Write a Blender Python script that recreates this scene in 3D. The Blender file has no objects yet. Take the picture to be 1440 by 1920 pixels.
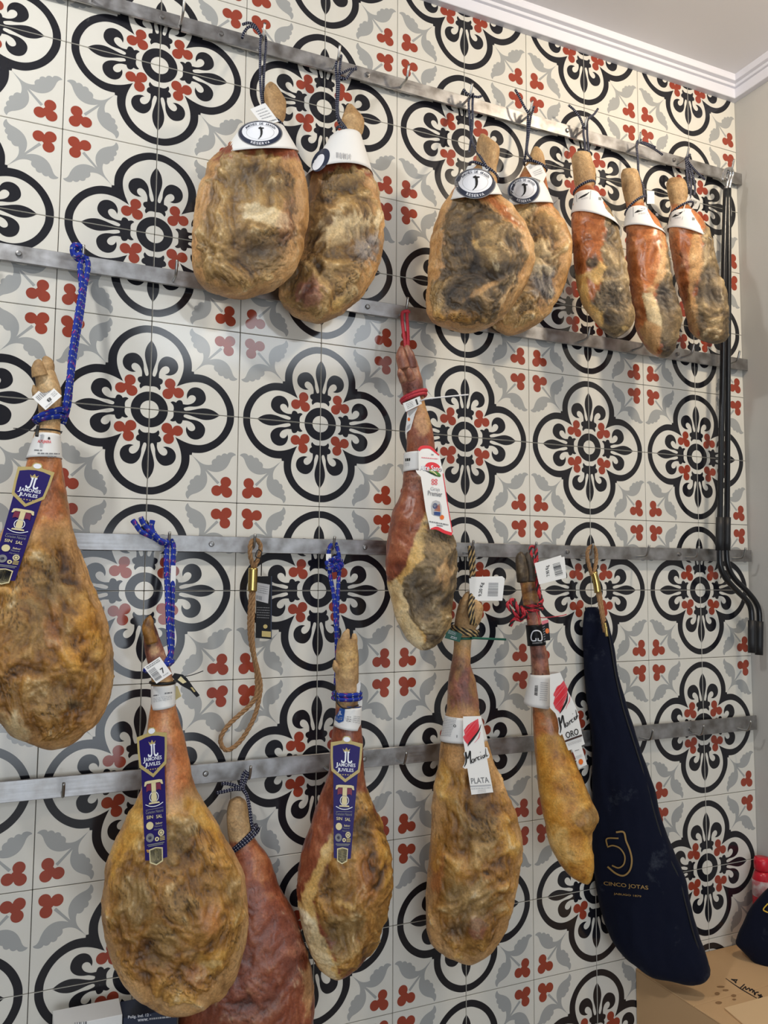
import bpy, math, random
import numpy as np
from mathutils import Matrix, Vector
from mathutils.geometry import tessellate_polygon

# ------------------------------------------------------------------ camera
F, CX, CY = 1510.19, 720.0, 960.0          # focal length in pixels of the 1440 x 1920 frame
YAW, PITCH, ROLL = 0.416241, 0.0803644, 0.00602661
T = 0.2                                     # tile size
CAM = np.array([-0.2354264, -1.8206797, 1.5])
ZO = CAM[2] - 0.0333354                     # height of tile line v = 0
_cy, _sy, _cp, _sp, _cr, _sr = (math.cos(YAW), math.sin(YAW), math.cos(PITCH), math.sin(PITCH), math.cos(ROLL), math.sin(ROLL))
FW = np.array([_sy*_cp, _cy*_cp, _sp]); R0 = np.array([_cy, -_sy, 0.0]); U0 = np.cross(R0, FW)
RT = _cr*R0 + _sr*U0; UP = -_sr*R0 + _cr*U0

scene = bpy.context.scene
col = scene.collection
cam_data = bpy.data.cameras.new('camera')
cam_data.sensor_fit = 'VERTICAL'; cam_data.sensor_height = 36.0; cam_data.lens = F/1920*36.0
cam_data.clip_start = 0.02
cam = bpy.data.objects.new('camera', cam_data); col.objects.link(cam)
cam.matrix_world = Matrix(((RT[0], UP[0], -FW[0], CAM[0]), (RT[1], UP[1], -FW[1], CAM[1]), (RT[2], UP[2], -FW[2], CAM[2]), (0, 0, 0, 1)))
scene.camera = cam

# ------------------------------------------------------------------ light
world = bpy.data.worlds.new('room_light'); scene.world = world; world.use_nodes = True
bg = world.node_tree.nodes['Background']
bg.inputs[0].default_value = (0.93, 0.95, 1.0, 1); bg.inputs[1].default_value = 0.22

def area(name, loc, target, size, power, color, size_y=None):
    d = bpy.data.lights.new(name, 'AREA'); d.energy = power; d.color = color
    d.shape = 'RECTANGLE'; d.size = size; d.size_y = size_y or size
    o = bpy.data.objects.new(name, d); col.objects.link(o); o.location = loc
    o.rotation_euler = (Vector(target) - Vector(loc)).to_track_quat('-Z', 'Y').to_euler()
    return o
area('shop_window_light', (-0.5, -4.6, 0.95), (0.3, 0, 1.3), 3.0, 55, (0.84, 0.92, 1.0), 1.7)
area('ceiling_panel_light', (1.1, -3.1, 3.04), (0.9, -2.6, 0.5), 1.5, 24, (0.86, 0.93, 1.0), 0.9)
area('ceiling_lamp_near', (-0.85, -1.0, 3.05), (0.2, 0.0, 1.7), 0.12, 14.5, (0.98, 0.98, 0.96))
area('ceiling_lamp_far', (1.45, -1.0, 3.05), (1.1, 0.0, 1.9), 0.12, 12, (1.0, 0.84, 0.63))
scene.view_settings.view_transform = 'Standard'; scene.view_settings.look = 'None'
scene.view_settings.exposure = 0.0; scene.view_settings.gamma = 1.0
scene.view_settings.use_curve_mapping = False

# ------------------------------------------------------------------ pixel rays
def ray(px, py):
    px = np.asarray(px, float); py = np.asarray(py, float)
    return FW + RT*((px-CX)/F)[..., None] - UP*((py-CY)/F)[..., None]
def bp(px, py, d=0.0):
    """point seen at a pixel, at distance d in front of the tiled wall"""
    v = ray(px, py); t = (-d - CAM[1])/v[..., 1]
    return CAM + v*t[..., None]
def hit(px, py, P, n):
    v = ray(px, py); t = ((P - CAM) @ n)/(v @ n)
    return CAM + v*np.asarray(t)[..., None]
def proj(Pw):
    d = Pw - CAM; z = d @ FW
    return CX + F*(d @ RT)/z, CY - F*(d @ UP)/z

# ------------------------------------------------------------------ noise
_rs = np.random.RandomState(7); _perm = np.concatenate([_rs.permutation(256)]*3)
_g = _rs.normal(size=(256, 3)); _g /= np.linalg.norm(_g, axis=1)[:, None]
def perlin(p):
    pi = np.floor(p).astype(int); f = p - pi; u = f*f*f*(f*(f*6-15)+10); pi &= 255
    out = 0
    for dx in (0, 1):
        for dy in (0, 1):
            for dz in (0, 1):
                h = _perm[_perm[_perm[pi[:, 0]+dx]+pi[:, 1]+dy]+pi[:, 2]+dz]
                w = (u[:, 0] if dx else 1-u[:, 0])*(u[:, 1] if dy else 1-u[:, 1])*(u[:, 2] if dz else 1-u[:, 2])
                out = out + w*((f - (dx, dy, dz))*_g[h]).sum(1)
    return out*1.5
def fbm(p, oc=4, gain=0.5):
    s = 0; a = 1.0; n = 0
    for i in range(oc):
        s = s + a*perlin(p*2**i + 17.3*i); n += a; a *= gain
    return s/n
def sstep(a, b, x):
    t = np.clip((x-a)/(b-a), 0, 1); return t*t*(3-2*t)
def lin(c):
    c = np.asarray(c, float)/255.0
    return np.where(c <= 0.04045, c/12.92, ((c+0.055)/1.055)**2.4)

# ------------------------------------------------------------------ materials
MATS = {}
def mat(name, rgb=None, rough=0.5, metal=0.0, spec=0.5, noise=None, bump=None, coat=0.0):
    """rgb in 0..255 display values; noise = (scale, other rgb, contrast); bump = (scale, strength)"""
    if name in MATS: return MATS[name]
    m = bpy.data.materials.new(name); m.use_nodes = True; MATS[name] = m
    nt = m.node_tree; b = nt.nodes['Principled BSDF']
    b.inputs['Roughness'].default_value = rough; b.inputs['Metallic'].default_value = metal
    b.inputs['Specular IOR Level'].default_value = spec; b.inputs['Coat Weight'].default_value = coat
    if rgb is not None: b.inputs['Base Color'].default_value = (*lin(rgb), 1)
    tc = None
    if noise or bump: tc = nt.nodes.new('ShaderNodeTexCoord')
    if noise:
        n = nt.nodes.new('ShaderNodeTexNoise'); n.inputs['Scale'].default_value = noise[0]; n.inputs['Detail'].default_value = 5
        nt.links.new(tc.outputs['Object'], n.inputs['Vector'])
        r = nt.nodes.new('ShaderNodeValToRGB'); k = noise[2] if len(noise) > 2 else 0.2
        r.color_ramp.elements[0].position = 0.5-k; r.color_ramp.elements[1].position = 0.5+k
        r.color_ramp.elements[0].color = (*lin(rgb), 1); r.color_ramp.elements[1].color = (*lin(noise[1]), 1)
        nt.links.new(n.outputs['Fac'], r.inputs[0]); nt.links.new(r.outputs[0], b.inputs['Base Color'])
    if bump:
        n = nt.nodes.new('ShaderNodeTexNoise'); n.inputs['Scale'].default_value = bump[0]; n.inputs['Detail'].default_value = 4
        nt.links.new(tc.outputs['Object'], n.inputs['Vector'])
        bn = nt.nodes.new('ShaderNodeBump'); bn.inputs['Strength'].default_value = bump[1]; bn.inputs['Distance'].default_value = 0.002
        nt.links.new(n.outputs['Fac'], bn.inputs['Height']); nt.links.new(bn.outputs[0], b.inputs['Normal'])
    return m

# ------------------------------------------------------------------ objects
def tag(o, label=None, cat=None, group=None, kind=None):
    for k, v in (('label', label), ('category', cat), ('group', group), ('kind', kind)):
        if v: o[k] = v
    return o
def empty(name, loc, label=None, cat=None, group=None):
    o = bpy.data.objects.new(name, None); col.objects.link(o); o.location = tuple(loc); o.empty_display_size = 0.03
    o['origin'] = [float(x) for x in loc]
    return tag(o, label, cat, group)
def origin(o):
    while o is not None:
        if 'origin' in o: return np.array(o['origin'])
        o = o.parent
    return np.zeros(3)
def mesh_obj(name, verts, faces, mats, parent=None, midx=None, smooth=False, uv=None, loc=None, label=None, col_attr=None, rough_attr=None):
    """world-space verts -> one mesh object (child of parent, or standing at loc)"""
    verts = np.asarray(verts, float)
    org = origin(parent) if parent is not None else (np.asarray(loc, float) if loc is not None else np.zeros(3))
    me = bpy.data.meshes.new(name)
    me.from_pydata((verts-org).tolist(), [], faces)
    if not isinstance(mats, (list, tuple)): mats = [mats]
    for m in mats: me.materials.append(m)
    if midx is not None: me.polygons.foreach_set('material_index', np.asarray(midx, dtype=np.int32))
    if smooth: me.polygons.foreach_set('use_smooth', np.ones(len(me.polygons), dtype=bool))
    if uv is not None:
        ul = me.uv_layers.new(name='uv'); vi = np.zeros(len(me.loops), dtype=np.int32); me.loops.foreach_get('vertex_index', vi)
        ul.data.foreach_set('uv', np.asarray(uv, dtype=np.float32)[vi].ravel())
    if col_attr is not None:
        a = me.attributes.new('Col', 'FLOAT_COLOR', 'POINT')
        a.data.foreach_set('color', np.concatenate([col_attr, np.ones((len(col_attr), 1))], 1).astype(np.float32).ravel())
    if rough_attr is not None:
        a = me.attributes.new('Rgh', 'FLOAT', 'POINT'); a.data.foreach_set('value', rough_attr.astype(np.float32))
    me.update()
    o = bpy.data.objects.new(name, me); col.objects.link(o)
    if parent is not None: o.parent = parent
    else:
        o.location = tuple(org); o['origin'] = [float(x) for x in org]
    if label: o['label'] = label
    return o

class MB:
    """collects geometry for one mesh object"""
    def __init__(s): s.v = []; s.f = []; s.m = []; s.uv = []; s.n = 0
    def add(s, verts, faces, m=0, uv=None):
        verts = np.asarray(verts, float); b = s.n
        s.v.append(verts); s.uv.append(np.zeros((len(verts), 2)) if uv is None else np.asarray(uv, float))
        s.f += [tuple(int(i)+b for i in f) for f in faces]; s.m += [m]*len(faces); s.n += len(verts); return s
    def box(s, lo, hi, m=0, bev=0.0):
        (x0, y0, z0), (x1, y1, z1) = lo, hi
        if bev <= 0:
            v = [(x, y, z) for x in (x0, x1) for y in (y0, y1) for z in (z0, z1)]
            return s.add(v, [(0, 1, 3, 2), (4, 6, 7, 5), (0, 4, 5, 1), (2, 3, 7, 6), (0, 2, 6, 4), (1, 5, 7, 3)], m)
        v = []; idx = {}
        def P(a, b, c, ax):
            k = (a, b, c, ax)
            if k not in idx:
                p = [(x0, x1)[a], (y0, y1)[b], (z0, z1)[c]]
                for q in range(3):
                    if q != ax: p[q] += bev*(1 if (a, b, c)[q] == 0 else -1)
                idx[k] = len(v); v.append(p)
            return idx[k]
        f = []
        for a in (0, 1):
            f.append((P(a, 0, 0, 0), P(a, 1, 0, 0), P(a, 1, 1, 0), P(a, 0, 1, 0)))
            f.append((P(0, a, 0, 1), P(1, a, 0, 1), P(1, a, 1, 1), P(0, a, 1, 1)))
            f.append((P(0, 0, a, 2), P(1, 0, a, 2), P(1, 1, a, 2), P(0, 1, a, 2)))
        for a in (0, 1):
            for b in (0, 1):
                f.append((P(a, b, 0, 0), P(a, b, 1, 0), P(a, b, 1, 1), P(a, b, 0, 1)))
                f.append((P(a, 0, b, 0), P(a, 1, b, 0), P(a, 1, b, 2), P(a, 0, b, 2)))
                f.append((P(0, a, b, 1), P(1, a, b, 1), P(1, a, b, 2), P(0, a, b, 2)))
        for a in (0, 1):
            for b in (0, 1):
                for c in (0, 1): f.append((P(a, b, c, 0), P(a, b, c, 1), P(a, b, c, 2)))
        return s.add(v, f, m)
    def tube(s, path, r, n=10, m=0, cap=True):
        v, f, uv = tube(path, r, n, cap); return s.add(v, f, m, uv)
    def build(s, name, mats, parent=None, smooth=False, loc=None, label=None, uv=False):
        return mesh_obj(name, np.concatenate(s.v), s.f, mats, parent, s.m, smooth, np.concatenate(s.uv) if uv else None, loc, label)

def crom(P, n=8, closed=False):
    """Catmull-Rom through the points"""
    P = np.asarray(P, float); N = len(P)
    if N < 3 and not closed: return np.array([P[0]+(P[-1]-P[0])*t for t in np.linspace(0, 1, n+1)])
    g = (lambda i: P[i % N]) if closed else (lambda i: P[i] if 0 <= i < N else (2*P[0]-P[1] if i < 0 else 2*P[-1]-P[-2]))
    out = []
    for i in range(N if closed else N-1):
        a, b, c, d = g(i-1), g(i), g(i+1), g(i+2)
        for k in range(n):
            t = k/n
            out.append(0.5*(2*b+(c-a)*t+(2*a-5*b+4*c-d)*t*t+(-a+3*b-3*c+d)*t**3))
    if not closed: out.append(P[-1])
    return np.array(out)
def frames(P):
    t = np.gradient(P, axis=0); t /= np.linalg.norm(t, axis=1)[:, None]+1e-12
    a = np.array([0, -1.0, 0]); a = a - t[0]*(a@t[0])
    if np.linalg.norm(a) < 1e-3: a = np.array([1.0, 0, 0]) - t[0]*t[0][0]
    a /= np.linalg.norm(a); A = [a]
    for i in range(1, len(P)):
        a = A[-1] - t[i]*(A[-1]@t[i]); A.append(a/np.linalg.norm(a))
    A = np.array(A); return t, A, np.cross(t, A)
def tube(P, r, n=10, cap=True):
    P = np.asarray(P, float); t, A, B = frames(P); r = np.broadcast_to(np.asarray(r, float), (len(P),))
    th = np.arange(n)*2*math.pi/n
    v = P[:, None] + r[:, None, None]*(np.cos(th)[None, :, None]*A[:, None]+np.sin(th)[None, :, None]*B[:, None])
    L = np.concatenate([[0], np.cumsum(np.linalg.norm(np.diff(P, axis=0), axis=1))])
    uv = np.stack(np.broadcast_arrays(L[:, None], th[None]/(2*math.pi)), -1).reshape(-1, 2)
    v = v.reshape(-1, 3); f = []
    for i in range(len(P)-1):
        for j in range(n):
            k = (j+1) % n; f.append((i*n+j, i*n+k, (i+1)*n+k, (i+1)*n+j))
    if cap: f.append(tuple(range(n))[::-1]); f.append(tuple((len(P)-1)*n+j for j in range(n)))
    return v, f, uv
def strands(mb, P, r, k=3, pitch=6.0, n=6, mats=(0,), phase=0.0):
    """twisted rope: k strands wound round the path"""
    P = np.asarray(P, float)
    L = np.concatenate([[0], np.cumsum(np.linalg.norm(np.diff(P, axis=0), axis=1))])
    m = max(8, int(L[-1]/(r*0.9))); s = np.linspace(0, L[-1], m)
    Q = np.stack([np.interp(s, L, P[:, i]) for i in range(3)], 1); t, A, B = frames(Q)
    for j in range(k):
        a = phase + 2*math.pi*(s/(pitch*r)+j/k)
        S = Q + r*0.52*(np.cos(a)[:, None]*A+np.sin(a)[:, None]*B)
        v, f, uv = tube(S, r*0.56, n); mb.add(v, f, mats[j % len(mats)], uv)
def poly_faces(pts2):
    return [tuple(t) for t in tessellate_polygon([[Vector((x, y, 0)) for x, y in pts2]])]
# ------------------------------------------------------------------ the room
XR = 9.0*T                                   # right-hand wall
ZC = ZO + 8.12*T                             # ceiling
plaster = mat('plaster', (196, 194, 190), 0.85, spec=0.2, noise=(3.0, (188, 186, 181), 0.3), bump=(180, 0.12))
ceil_paint = mat('ceiling_paint', (238, 236, 238), 0.9, spec=0.2, bump=(120, 0.05))
cornice_paint = mat('cornice_paint', (226, 226, 234), 0.6, spec=0.3)
grout = mat('grout', (92, 88, 82), 0.9, spec=0.2)
floor_mat = mat('floor_stone', (150, 140, 128), 0.5, noise=(5, (120, 112, 102), 0.25))
def struct(o): o['kind'] = 'structure'; return o
wall = struct(MB().box((-1.3, 0.0072, 0), (XR, 0.12, ZC)).build('wall_back', grout, loc=(0, 0, 0)))
struct(MB().box((XR, -3.2, 0), (XR+0.1, 0.12, ZC)).build('wall_right', plaster, loc=(XR, 0, 0)))
struct(MB().box((-1.3, -3.2, ZC), (XR+0.1, 0.12, ZC+0.1)).build('ceiling', ceil_paint, loc=(0, 0, ZC)))
struct(MB().box((-3.2, -4.2, -0.06), (XR+0.1, 0.12, 0.0)).build('floor', floor_mat, loc=(0, 0, 0)))
def cornice_profile():
    h = ZC - (ZO+7.83*T)                     # (out from the wall, height below the ceiling)
    return [(0, h), (0.019, h), (0.0205, h-0.0015), (0.0225, h-0.029), (0.030, h-0.030), (0.031, h-0.031), (0.032, h-0.038), (0.043, h-0.040),
            (0.044, h-0.041), (0.046, h-0.052), (0.048, 0.0), (0, 0)]
def cornice(name, along):
    pr = cornice_profile(); v = []; n = len(pr)
    for e in (0, 1):
        for d, h in pr:
            if along == 'x': v.append(((-1.3 if e == 0 else XR-d), -d, ZC-h))
            else: v.append((XR-d, (-d if e == 0 else -3.2), ZC-h))
    f = [(i, (i+1) % n, n+(i+1) % n, n+i) for i in range(n)]
    return struct(mesh_obj(name, v, f, cornice_paint, loc=(0 if along == 'x' else XR, 0, ZC)))
cornice('trim_1', 'x'); cornice('trim_2', 'y')
struct(MB().box((-1.3, -0.012, 0), (XR, 0.0072, ZO-7*T-0.001), bev=0.002).build('baseboard_back', mat('baseboard', (60, 56, 52), 0.4), loc=(0, 0, 0)))

# ------------------------------------------------------------------ patterned tiles
def homography(src, dst):
    A = []
    for (x, y), (u, v) in zip(src, dst):
        A.append([x, y, 1, 0, 0, 0, -u*x, -u*y, -u]); A.append([0, 0, 0, x, y, 1, -v*x, -v*y, -v])
    h = np.linalg.svd(np.array(A, float))[2][-1].reshape(3, 3); return h
_H = homography([(85, 98), (1362, 215), (1340, 1422), (52, 1368)], [(0, 0), (1, 0), (1, 1), (0, 1)])
def tl(pts):
    q = np.c_[np.asarray(pts, float), np.ones(len(pts))] @ _H.T; return q[:, :2]/q[:, 2:]
def snap(p, axis_ends=True):
    return p
band_out = [(1298, 209), (1290, 300), (1258, 395), (1200, 495), (1120, 583), (1030, 648), (930, 694), (845, 715), (765, 717), (700, 711)]
band_in = [(455, 490), (530, 530), (600, 563), (680, 590), (760, 604), (840, 603), (930, 580), (1030, 525), (1110, 445), (1165, 350), (1190, 275), (1197, 200)]
fleur = [[(428, 130), (432, 180), (418, 220), (380, 252)], [(380, 252), (405, 268), (432, 270), (462, 262)],
         [(462, 262), (476, 286), (505, 304), (538, 302), (555, 278), (562, 256)],
         [(562, 256), (620, 260), (668, 276), (708, 302), (734, 336), (742, 368), (728, 396), (694, 408), (658, 396), (634, 370), (620, 340)],
         [(620, 340), (610, 382), (618, 430), (645, 480), (690, 514), (745, 528), (802, 519), (850, 487), (878, 435), (884, 380), (866, 334), (830, 295), (780, 266), (720, 249), (660, 240), (604, 219), (580, 205), (577, 188), (588, 174), (612, 172)],
         [(612, 172), (660, 184), (720, 206), (790, 232), (860, 250), (920, 254), (985, 245), (1040, 224), (1092, 192)]]
leaf = [[(676, 728), (760, 800), (820, 850), (880, 878), (940, 886), (984, 880)], [(984, 880), (982, 838), (1005, 808), (1038, 796)],
        [(1038, 796), (1052, 762), (1085, 749), (1117, 758)], [(1117, 758), (1138, 732), (1170, 724), (1202, 738)],
        [(1202, 738), (1222, 716), (1262, 711), (1304, 727), (1326, 750)],
        [(1326, 750), (1285, 766), (1257, 800), (1236, 850), (1200, 910), (1150, 955), (1085, 981), (1020, 984), (960, 971), (912, 950)],
        [(912, 950), (1000, 1040), (1092, 1132)]]
def chain(segs, n=4):
    out = []
    for s in segs: out += crom(tl(s), n)[:-1].tolist()
    out.append(tl([segs[-1][-1]])[0].tolist()); return np.array(out)
def disc(c, r, n=22): return [(c[0]+r*math.cos(2*math.pi*i/n), c[1]+r*math.sin(2*math.pi*i/n)) for i in range(n)]
def make_tile_mesh():
    mb = MB(); h = T/2-0.0007; c = 0.0009
    mb.box((-h, 0.0, -h), (h, 0.0072, h), 0, bev=c)
    def put(poly, m, lift):
        poly = np.clip(np.asarray(poly, float), 0.006, 0.994)
        keep = [0]
        for i in range(1, len(poly)):
            if np.abs(poly[i]-poly[keep[-1]]).max() > 1e-5: keep.append(i)
        poly = poly[keep]
        if np.abs(poly[0]-poly[-1]).max() < 1e-5: poly = poly[:-1]
        v = [((a-0.5)*T, -lift, (b-0.5)*T) for a, b in poly]
        fs = []
        for f in poly_faces(poly):
            p = poly[list(f)]; cr = (p[1]-p[0])[0]*(p[2]-p[0])[1]-(p[1]-p[0])[1]*(p[2]-p[0])[0]
            fs.append(f if cr > 0 else f[::-1])
        mb.add(v, fs, m)
    def both(poly, m, lift):
        put(poly, m, lift); put(np.asarray(poly)[:, ::-1], m, lift)
    n = 44                                                             # centre ring
    a = [i/n*math.pi/2 for i in range(n+1)]
    put([(0.2*math.cos(t), 0.2*math.sin(t)) for t in a]+[(0.1*math.cos(t), 0.1*math.sin(t)) for t in a[::-1]], 1, 0.0002)
    o = crom(tl(band_out), 4); i_ = crom(tl(band_in), 4); dd = (o[-1].mean()+0.012)
    o[0, 1] = 0; i_[-1, 1] = 0; di = i_[0].mean(); i_[0] = (di, di)
    both(np.concatenate([o, [(dd, dd)], i_]), 1, 0.0002)
    fl = chain(fleur); fl[0, 1] = 0; fl[-1, 1] = 0
    both(fl, 1, 0.0002)
    lf = chain(leaf); s0 = lf[0].mean(); s1 = lf[-1].mean()
    both(np.concatenate([[(s0-0.012, s0-0.012)], lf, [(s1, s1)]]), 2, 0.00015)
    e = lambda r: r/1265
    c1 = tl([(333, 366)])[0].mean(); q = tl([(492, 403), (362, 512)]); ca, cb = (q[0][0]+q[1][1])/2, (q[0][1]+q[1][0])/2
    def trefoil(p1, a_, b_, r):
        # union outline of three discs and the middle
        ctr = np.mean([(p1, p1), (a_, b_), (b_, a_)], axis=0); pts = []
        for k in range(96):
            th = 2*math.pi*k/96; d = np.array([math.cos(th), math.sin(th)]); best = r*0.72
            for cc in ((p1, p1), (a_, b_), (b_, a_)):
                w = np.array(cc)-ctr; pr = w@d; h2 = r*r-(w@w-pr*pr)
                if h2 > 0: best = max(best, pr+math.sqrt(h2))
            pts.append(ctr+d*best)
        return pts
    put(trefoil(c1, ca, cb, e(75)), 3, 0.00025)
    c2 = tl([(1197, 1272)])[0].mean(); q = tl([(1180, 1130), (1050, 1247)]); ca, cb = (q[0][0]+q[1][1])/2, (q[0][1]+q[1][0])/2
    put(trefoil(c2, ca, cb, e(77)), 3, 0.00025)
    me = bpy.data.meshes.new('tile'); me.from_pydata(np.concatenate(mb.v).tolist(), [], mb.f)
    for mm in TILE_MATS: me.materials.append(mm)
    me.polygons.foreach_set('material_index', np.array(mb.m, dtype=np.int32)); me.update()
    return me
TILE_MATS = [mat('tile_cream', (224, 221, 212), 0.10, noise=(9, (217, 213, 202), 0.3)), mat('tile_black', (34, 34, 39), 0.11, noise=(12, (28, 28, 34), 0.3)),
             mat('tile_grey', (164, 165, 163), 0.11), mat('tile_red', (156, 70, 52), 0.11, noise=(8, (148, 62, 44), 0.3))]
tile_me = make_tile_mesh(); rt = random.Random(3)
for j in range(-7, 8):
    for i in range(-5, 9):
        o = bpy.data.objects.new('tile', tile_me); col.objects.link(o); o.parent = wall
        k = {(0, 0): 0, (0, 1): 1, (1, 1): 2, (1, 0): 3}[(i % 2, j % 2)]
        o.location = ((i+0.5)*T, rt.uniform(0, 0.0003), ZO+(j+0.5)*T)
        o.rotation_euler = (rt.uniform(-1, 1)*0.0012, k*math.pi/2, rt.uniform(-1, 1)*0.0012)

# ------------------------------------------------------------------ steel bars with hooks
def steel():
    m = mat('brushed_steel', (176, 176, 178), 0.3, metal=1.0); nt = m.node_tree; b = nt.nodes['Principled BSDF']
    tc = nt.nodes.new('ShaderNodeTexCoord'); mp = nt.nodes.new('ShaderNodeMapping'); mp.inputs['Scale'].default_value = (1.5, 40, 40)
    n = nt.nodes.new('ShaderNodeTexNoise'); n.inputs['Scale'].default_value = 6; n.inputs['Detail'].default_value = 6
    nt.links.new(tc.outputs['Object'], mp.inputs[0]); nt.links.new(mp.outputs[0], n.inputs['Vector'])
    n2 = nt.nodes.new('ShaderNodeTexNoise'); n2.inputs['Scale'].default_value = 26; n2.inputs['Detail'].default_value = 6
    nt.links.new(tc.outputs['Object'], n2.inputs['Vector'])
    mx = nt.nodes.new('ShaderNodeMath'); mx.operation = 'MULTIPLY_ADD'; mx.inputs[1].default_value = 0.25; mx.inputs[2].default_value = 0.12
    ad = nt.nodes.new('ShaderNodeMath'); ad.operation = 'MULTIPLY_ADD'; ad.inputs[1].default_value = 0.35
    nt.links.new(n.outputs['Fac'], mx.inputs[0]); nt.links.new(n2.outputs['Fac'], ad.inputs[0]); nt.links.new(mx.outputs[0], ad.inputs[2])
    nt.links.new(ad.outputs[0], b.inputs['Roughness'])
    r = nt.nodes.new('ShaderNodeValToRGB'); r.color_ramp.elements[0].position = 0.3; r.color_ramp.elements[1].position = 0.72
    r.color_ramp.elements[0].color = (*lin((140, 136, 132)), 1); r.color_ramp.elements[1].color = (*lin((196, 196, 198)), 1)
    nt.links.new(n2.outputs['Fac'], r.inputs[0]); nt.links.new(r.outputs[0], b.inputs['Base Color'])
    return m
STEEL = steel(); HOOK = mat('hook_steel', (168, 166, 162), 0.28, metal=1.0); BOLT = mat('bolt_steel', (150, 148, 146), 0.35, metal=1.0)
DB0, DB1 = 0.014, 0.020                       # bar stands off the tiles
def bar(v0, v1, u0, u1, hooks, bolts, label):
    z0, z1 = ZO+v0*T, ZO+v1*T; zc = (z0+z1)/2
    root = empty('hanging_bar', (u1*T, -DB1, z0), label, 'hook bar', 'steel hook bars across the tiled wall')
    MB().box((u0*T, -DB1, z0), (u1*T, -DB0, z1), bev=0.0008).build('rail', STEEL, root)
    for u in bolts:
        x = u*T; m = MB(); a = np.arange(14)*2*math.pi/14
        pts = np.array([(x, y, zc) for y in (-0.001, -DB1-0.003, -DB1-0.0055, -DB1-0.006)])
        m.tube(pts, [0.005, 0.0062, 0.005, 0.002], 14); m.build('bolt', BOLT, root, smooth=False)
    for u in hooks:
        x = u*T; m = MB(); zb = z0+0.010
        p = crom([(x, -DB1+0.002, zb), (x, -DB1-0.022, zb-0.001), (x, -DB1-0.036, zb+0.001), (x, -DB1-0.043, zb+0.010), (x, -DB1-0.050, zb+0.030)], 5)
        m.tube(p, 0.0032, 10); m.build('hook', HOOK, root, smooth=True)
    return root
HOOKS = [-1.72, -0.76, 0.20, 1.13, 2.07, 3.00, 3.92, 4.86, 5.77, 6.73, 7.65, 8.56]
def bolts_px(pts): return [bp(x, y, 0.024)[0]/T for x, y in pts]
bar(6.42, 6.60, 0.215, 9.0, HOOKS[3:], bolts_px([(415, 68), (690, 140), (1065, 248), (1265, 297)]), 'topmost steel bar with hooks, nearest the ceiling')
bar(6.44, 6.60, -4.2, 0.20, [-2.65]+HOOKS[:3], bolts_px([(305, 32)]), 'short end piece of steel hook bar at the top left')
bar(3.41, 3.59, -4.2, 9.0, HOOKS[:3]+[3.0]+HOOKS[8:], bolts_px([(35, 473), (690, 575), (1272, 664)]), 'second steel hook bar from the ceiling, behind the bottoms of the upper hams')
bar(0.43, 0.61, -4.2, 8.96, HOOKS[2:5]+HOOKS[6:], bolts_px([(397, 1021), (685, 1024), (1065, 1033), (1275, 1039)]), 'third steel hook bar from the ceiling, running at middle height')
bar(-2.09, -1.88, -4.2, 8.96, [-0.76, 1.13, 2.07, 3.0, 6.73, 7.65, 8.56], bolts_px([(386, 1454), (684, 1423), (1295, 1366)]), 'lowest steel hook bar on the tiled wall')
# ------------------------------------------------------------------ rounded solids drawn from an outline table (row, left, right)
def pchip(x, y, xq):
    x = np.asarray(x, float); y = np.asarray(y, float); h = np.diff(x); d = np.diff(y)/h; m = np.zeros(len(x))
    for i in range(1, len(x)-1):
        if d[i-1]*d[i] > 0:
            w1 = 2*h[i]+h[i-1]; w2 = h[i]+2*h[i-1]; m[i] = (w1+w2)/(w1/d[i-1]+w2/d[i])
    m[0] = d[0]; m[-1] = d[-1]
    k = np.clip(np.searchsorted(x, xq)-1, 0, len(x)-2); t = (xq-x[k])/h[k]; t = np.clip(t, 0, 1)
    return (2*t**3-3*t*t+1)*y[k]+(t**3-2*t*t+t)*h[k]*m[k]+(-2*t**3+3*t*t)*y[k+1]+(t**3-t*t)*h[k]*m[k+1]

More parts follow.
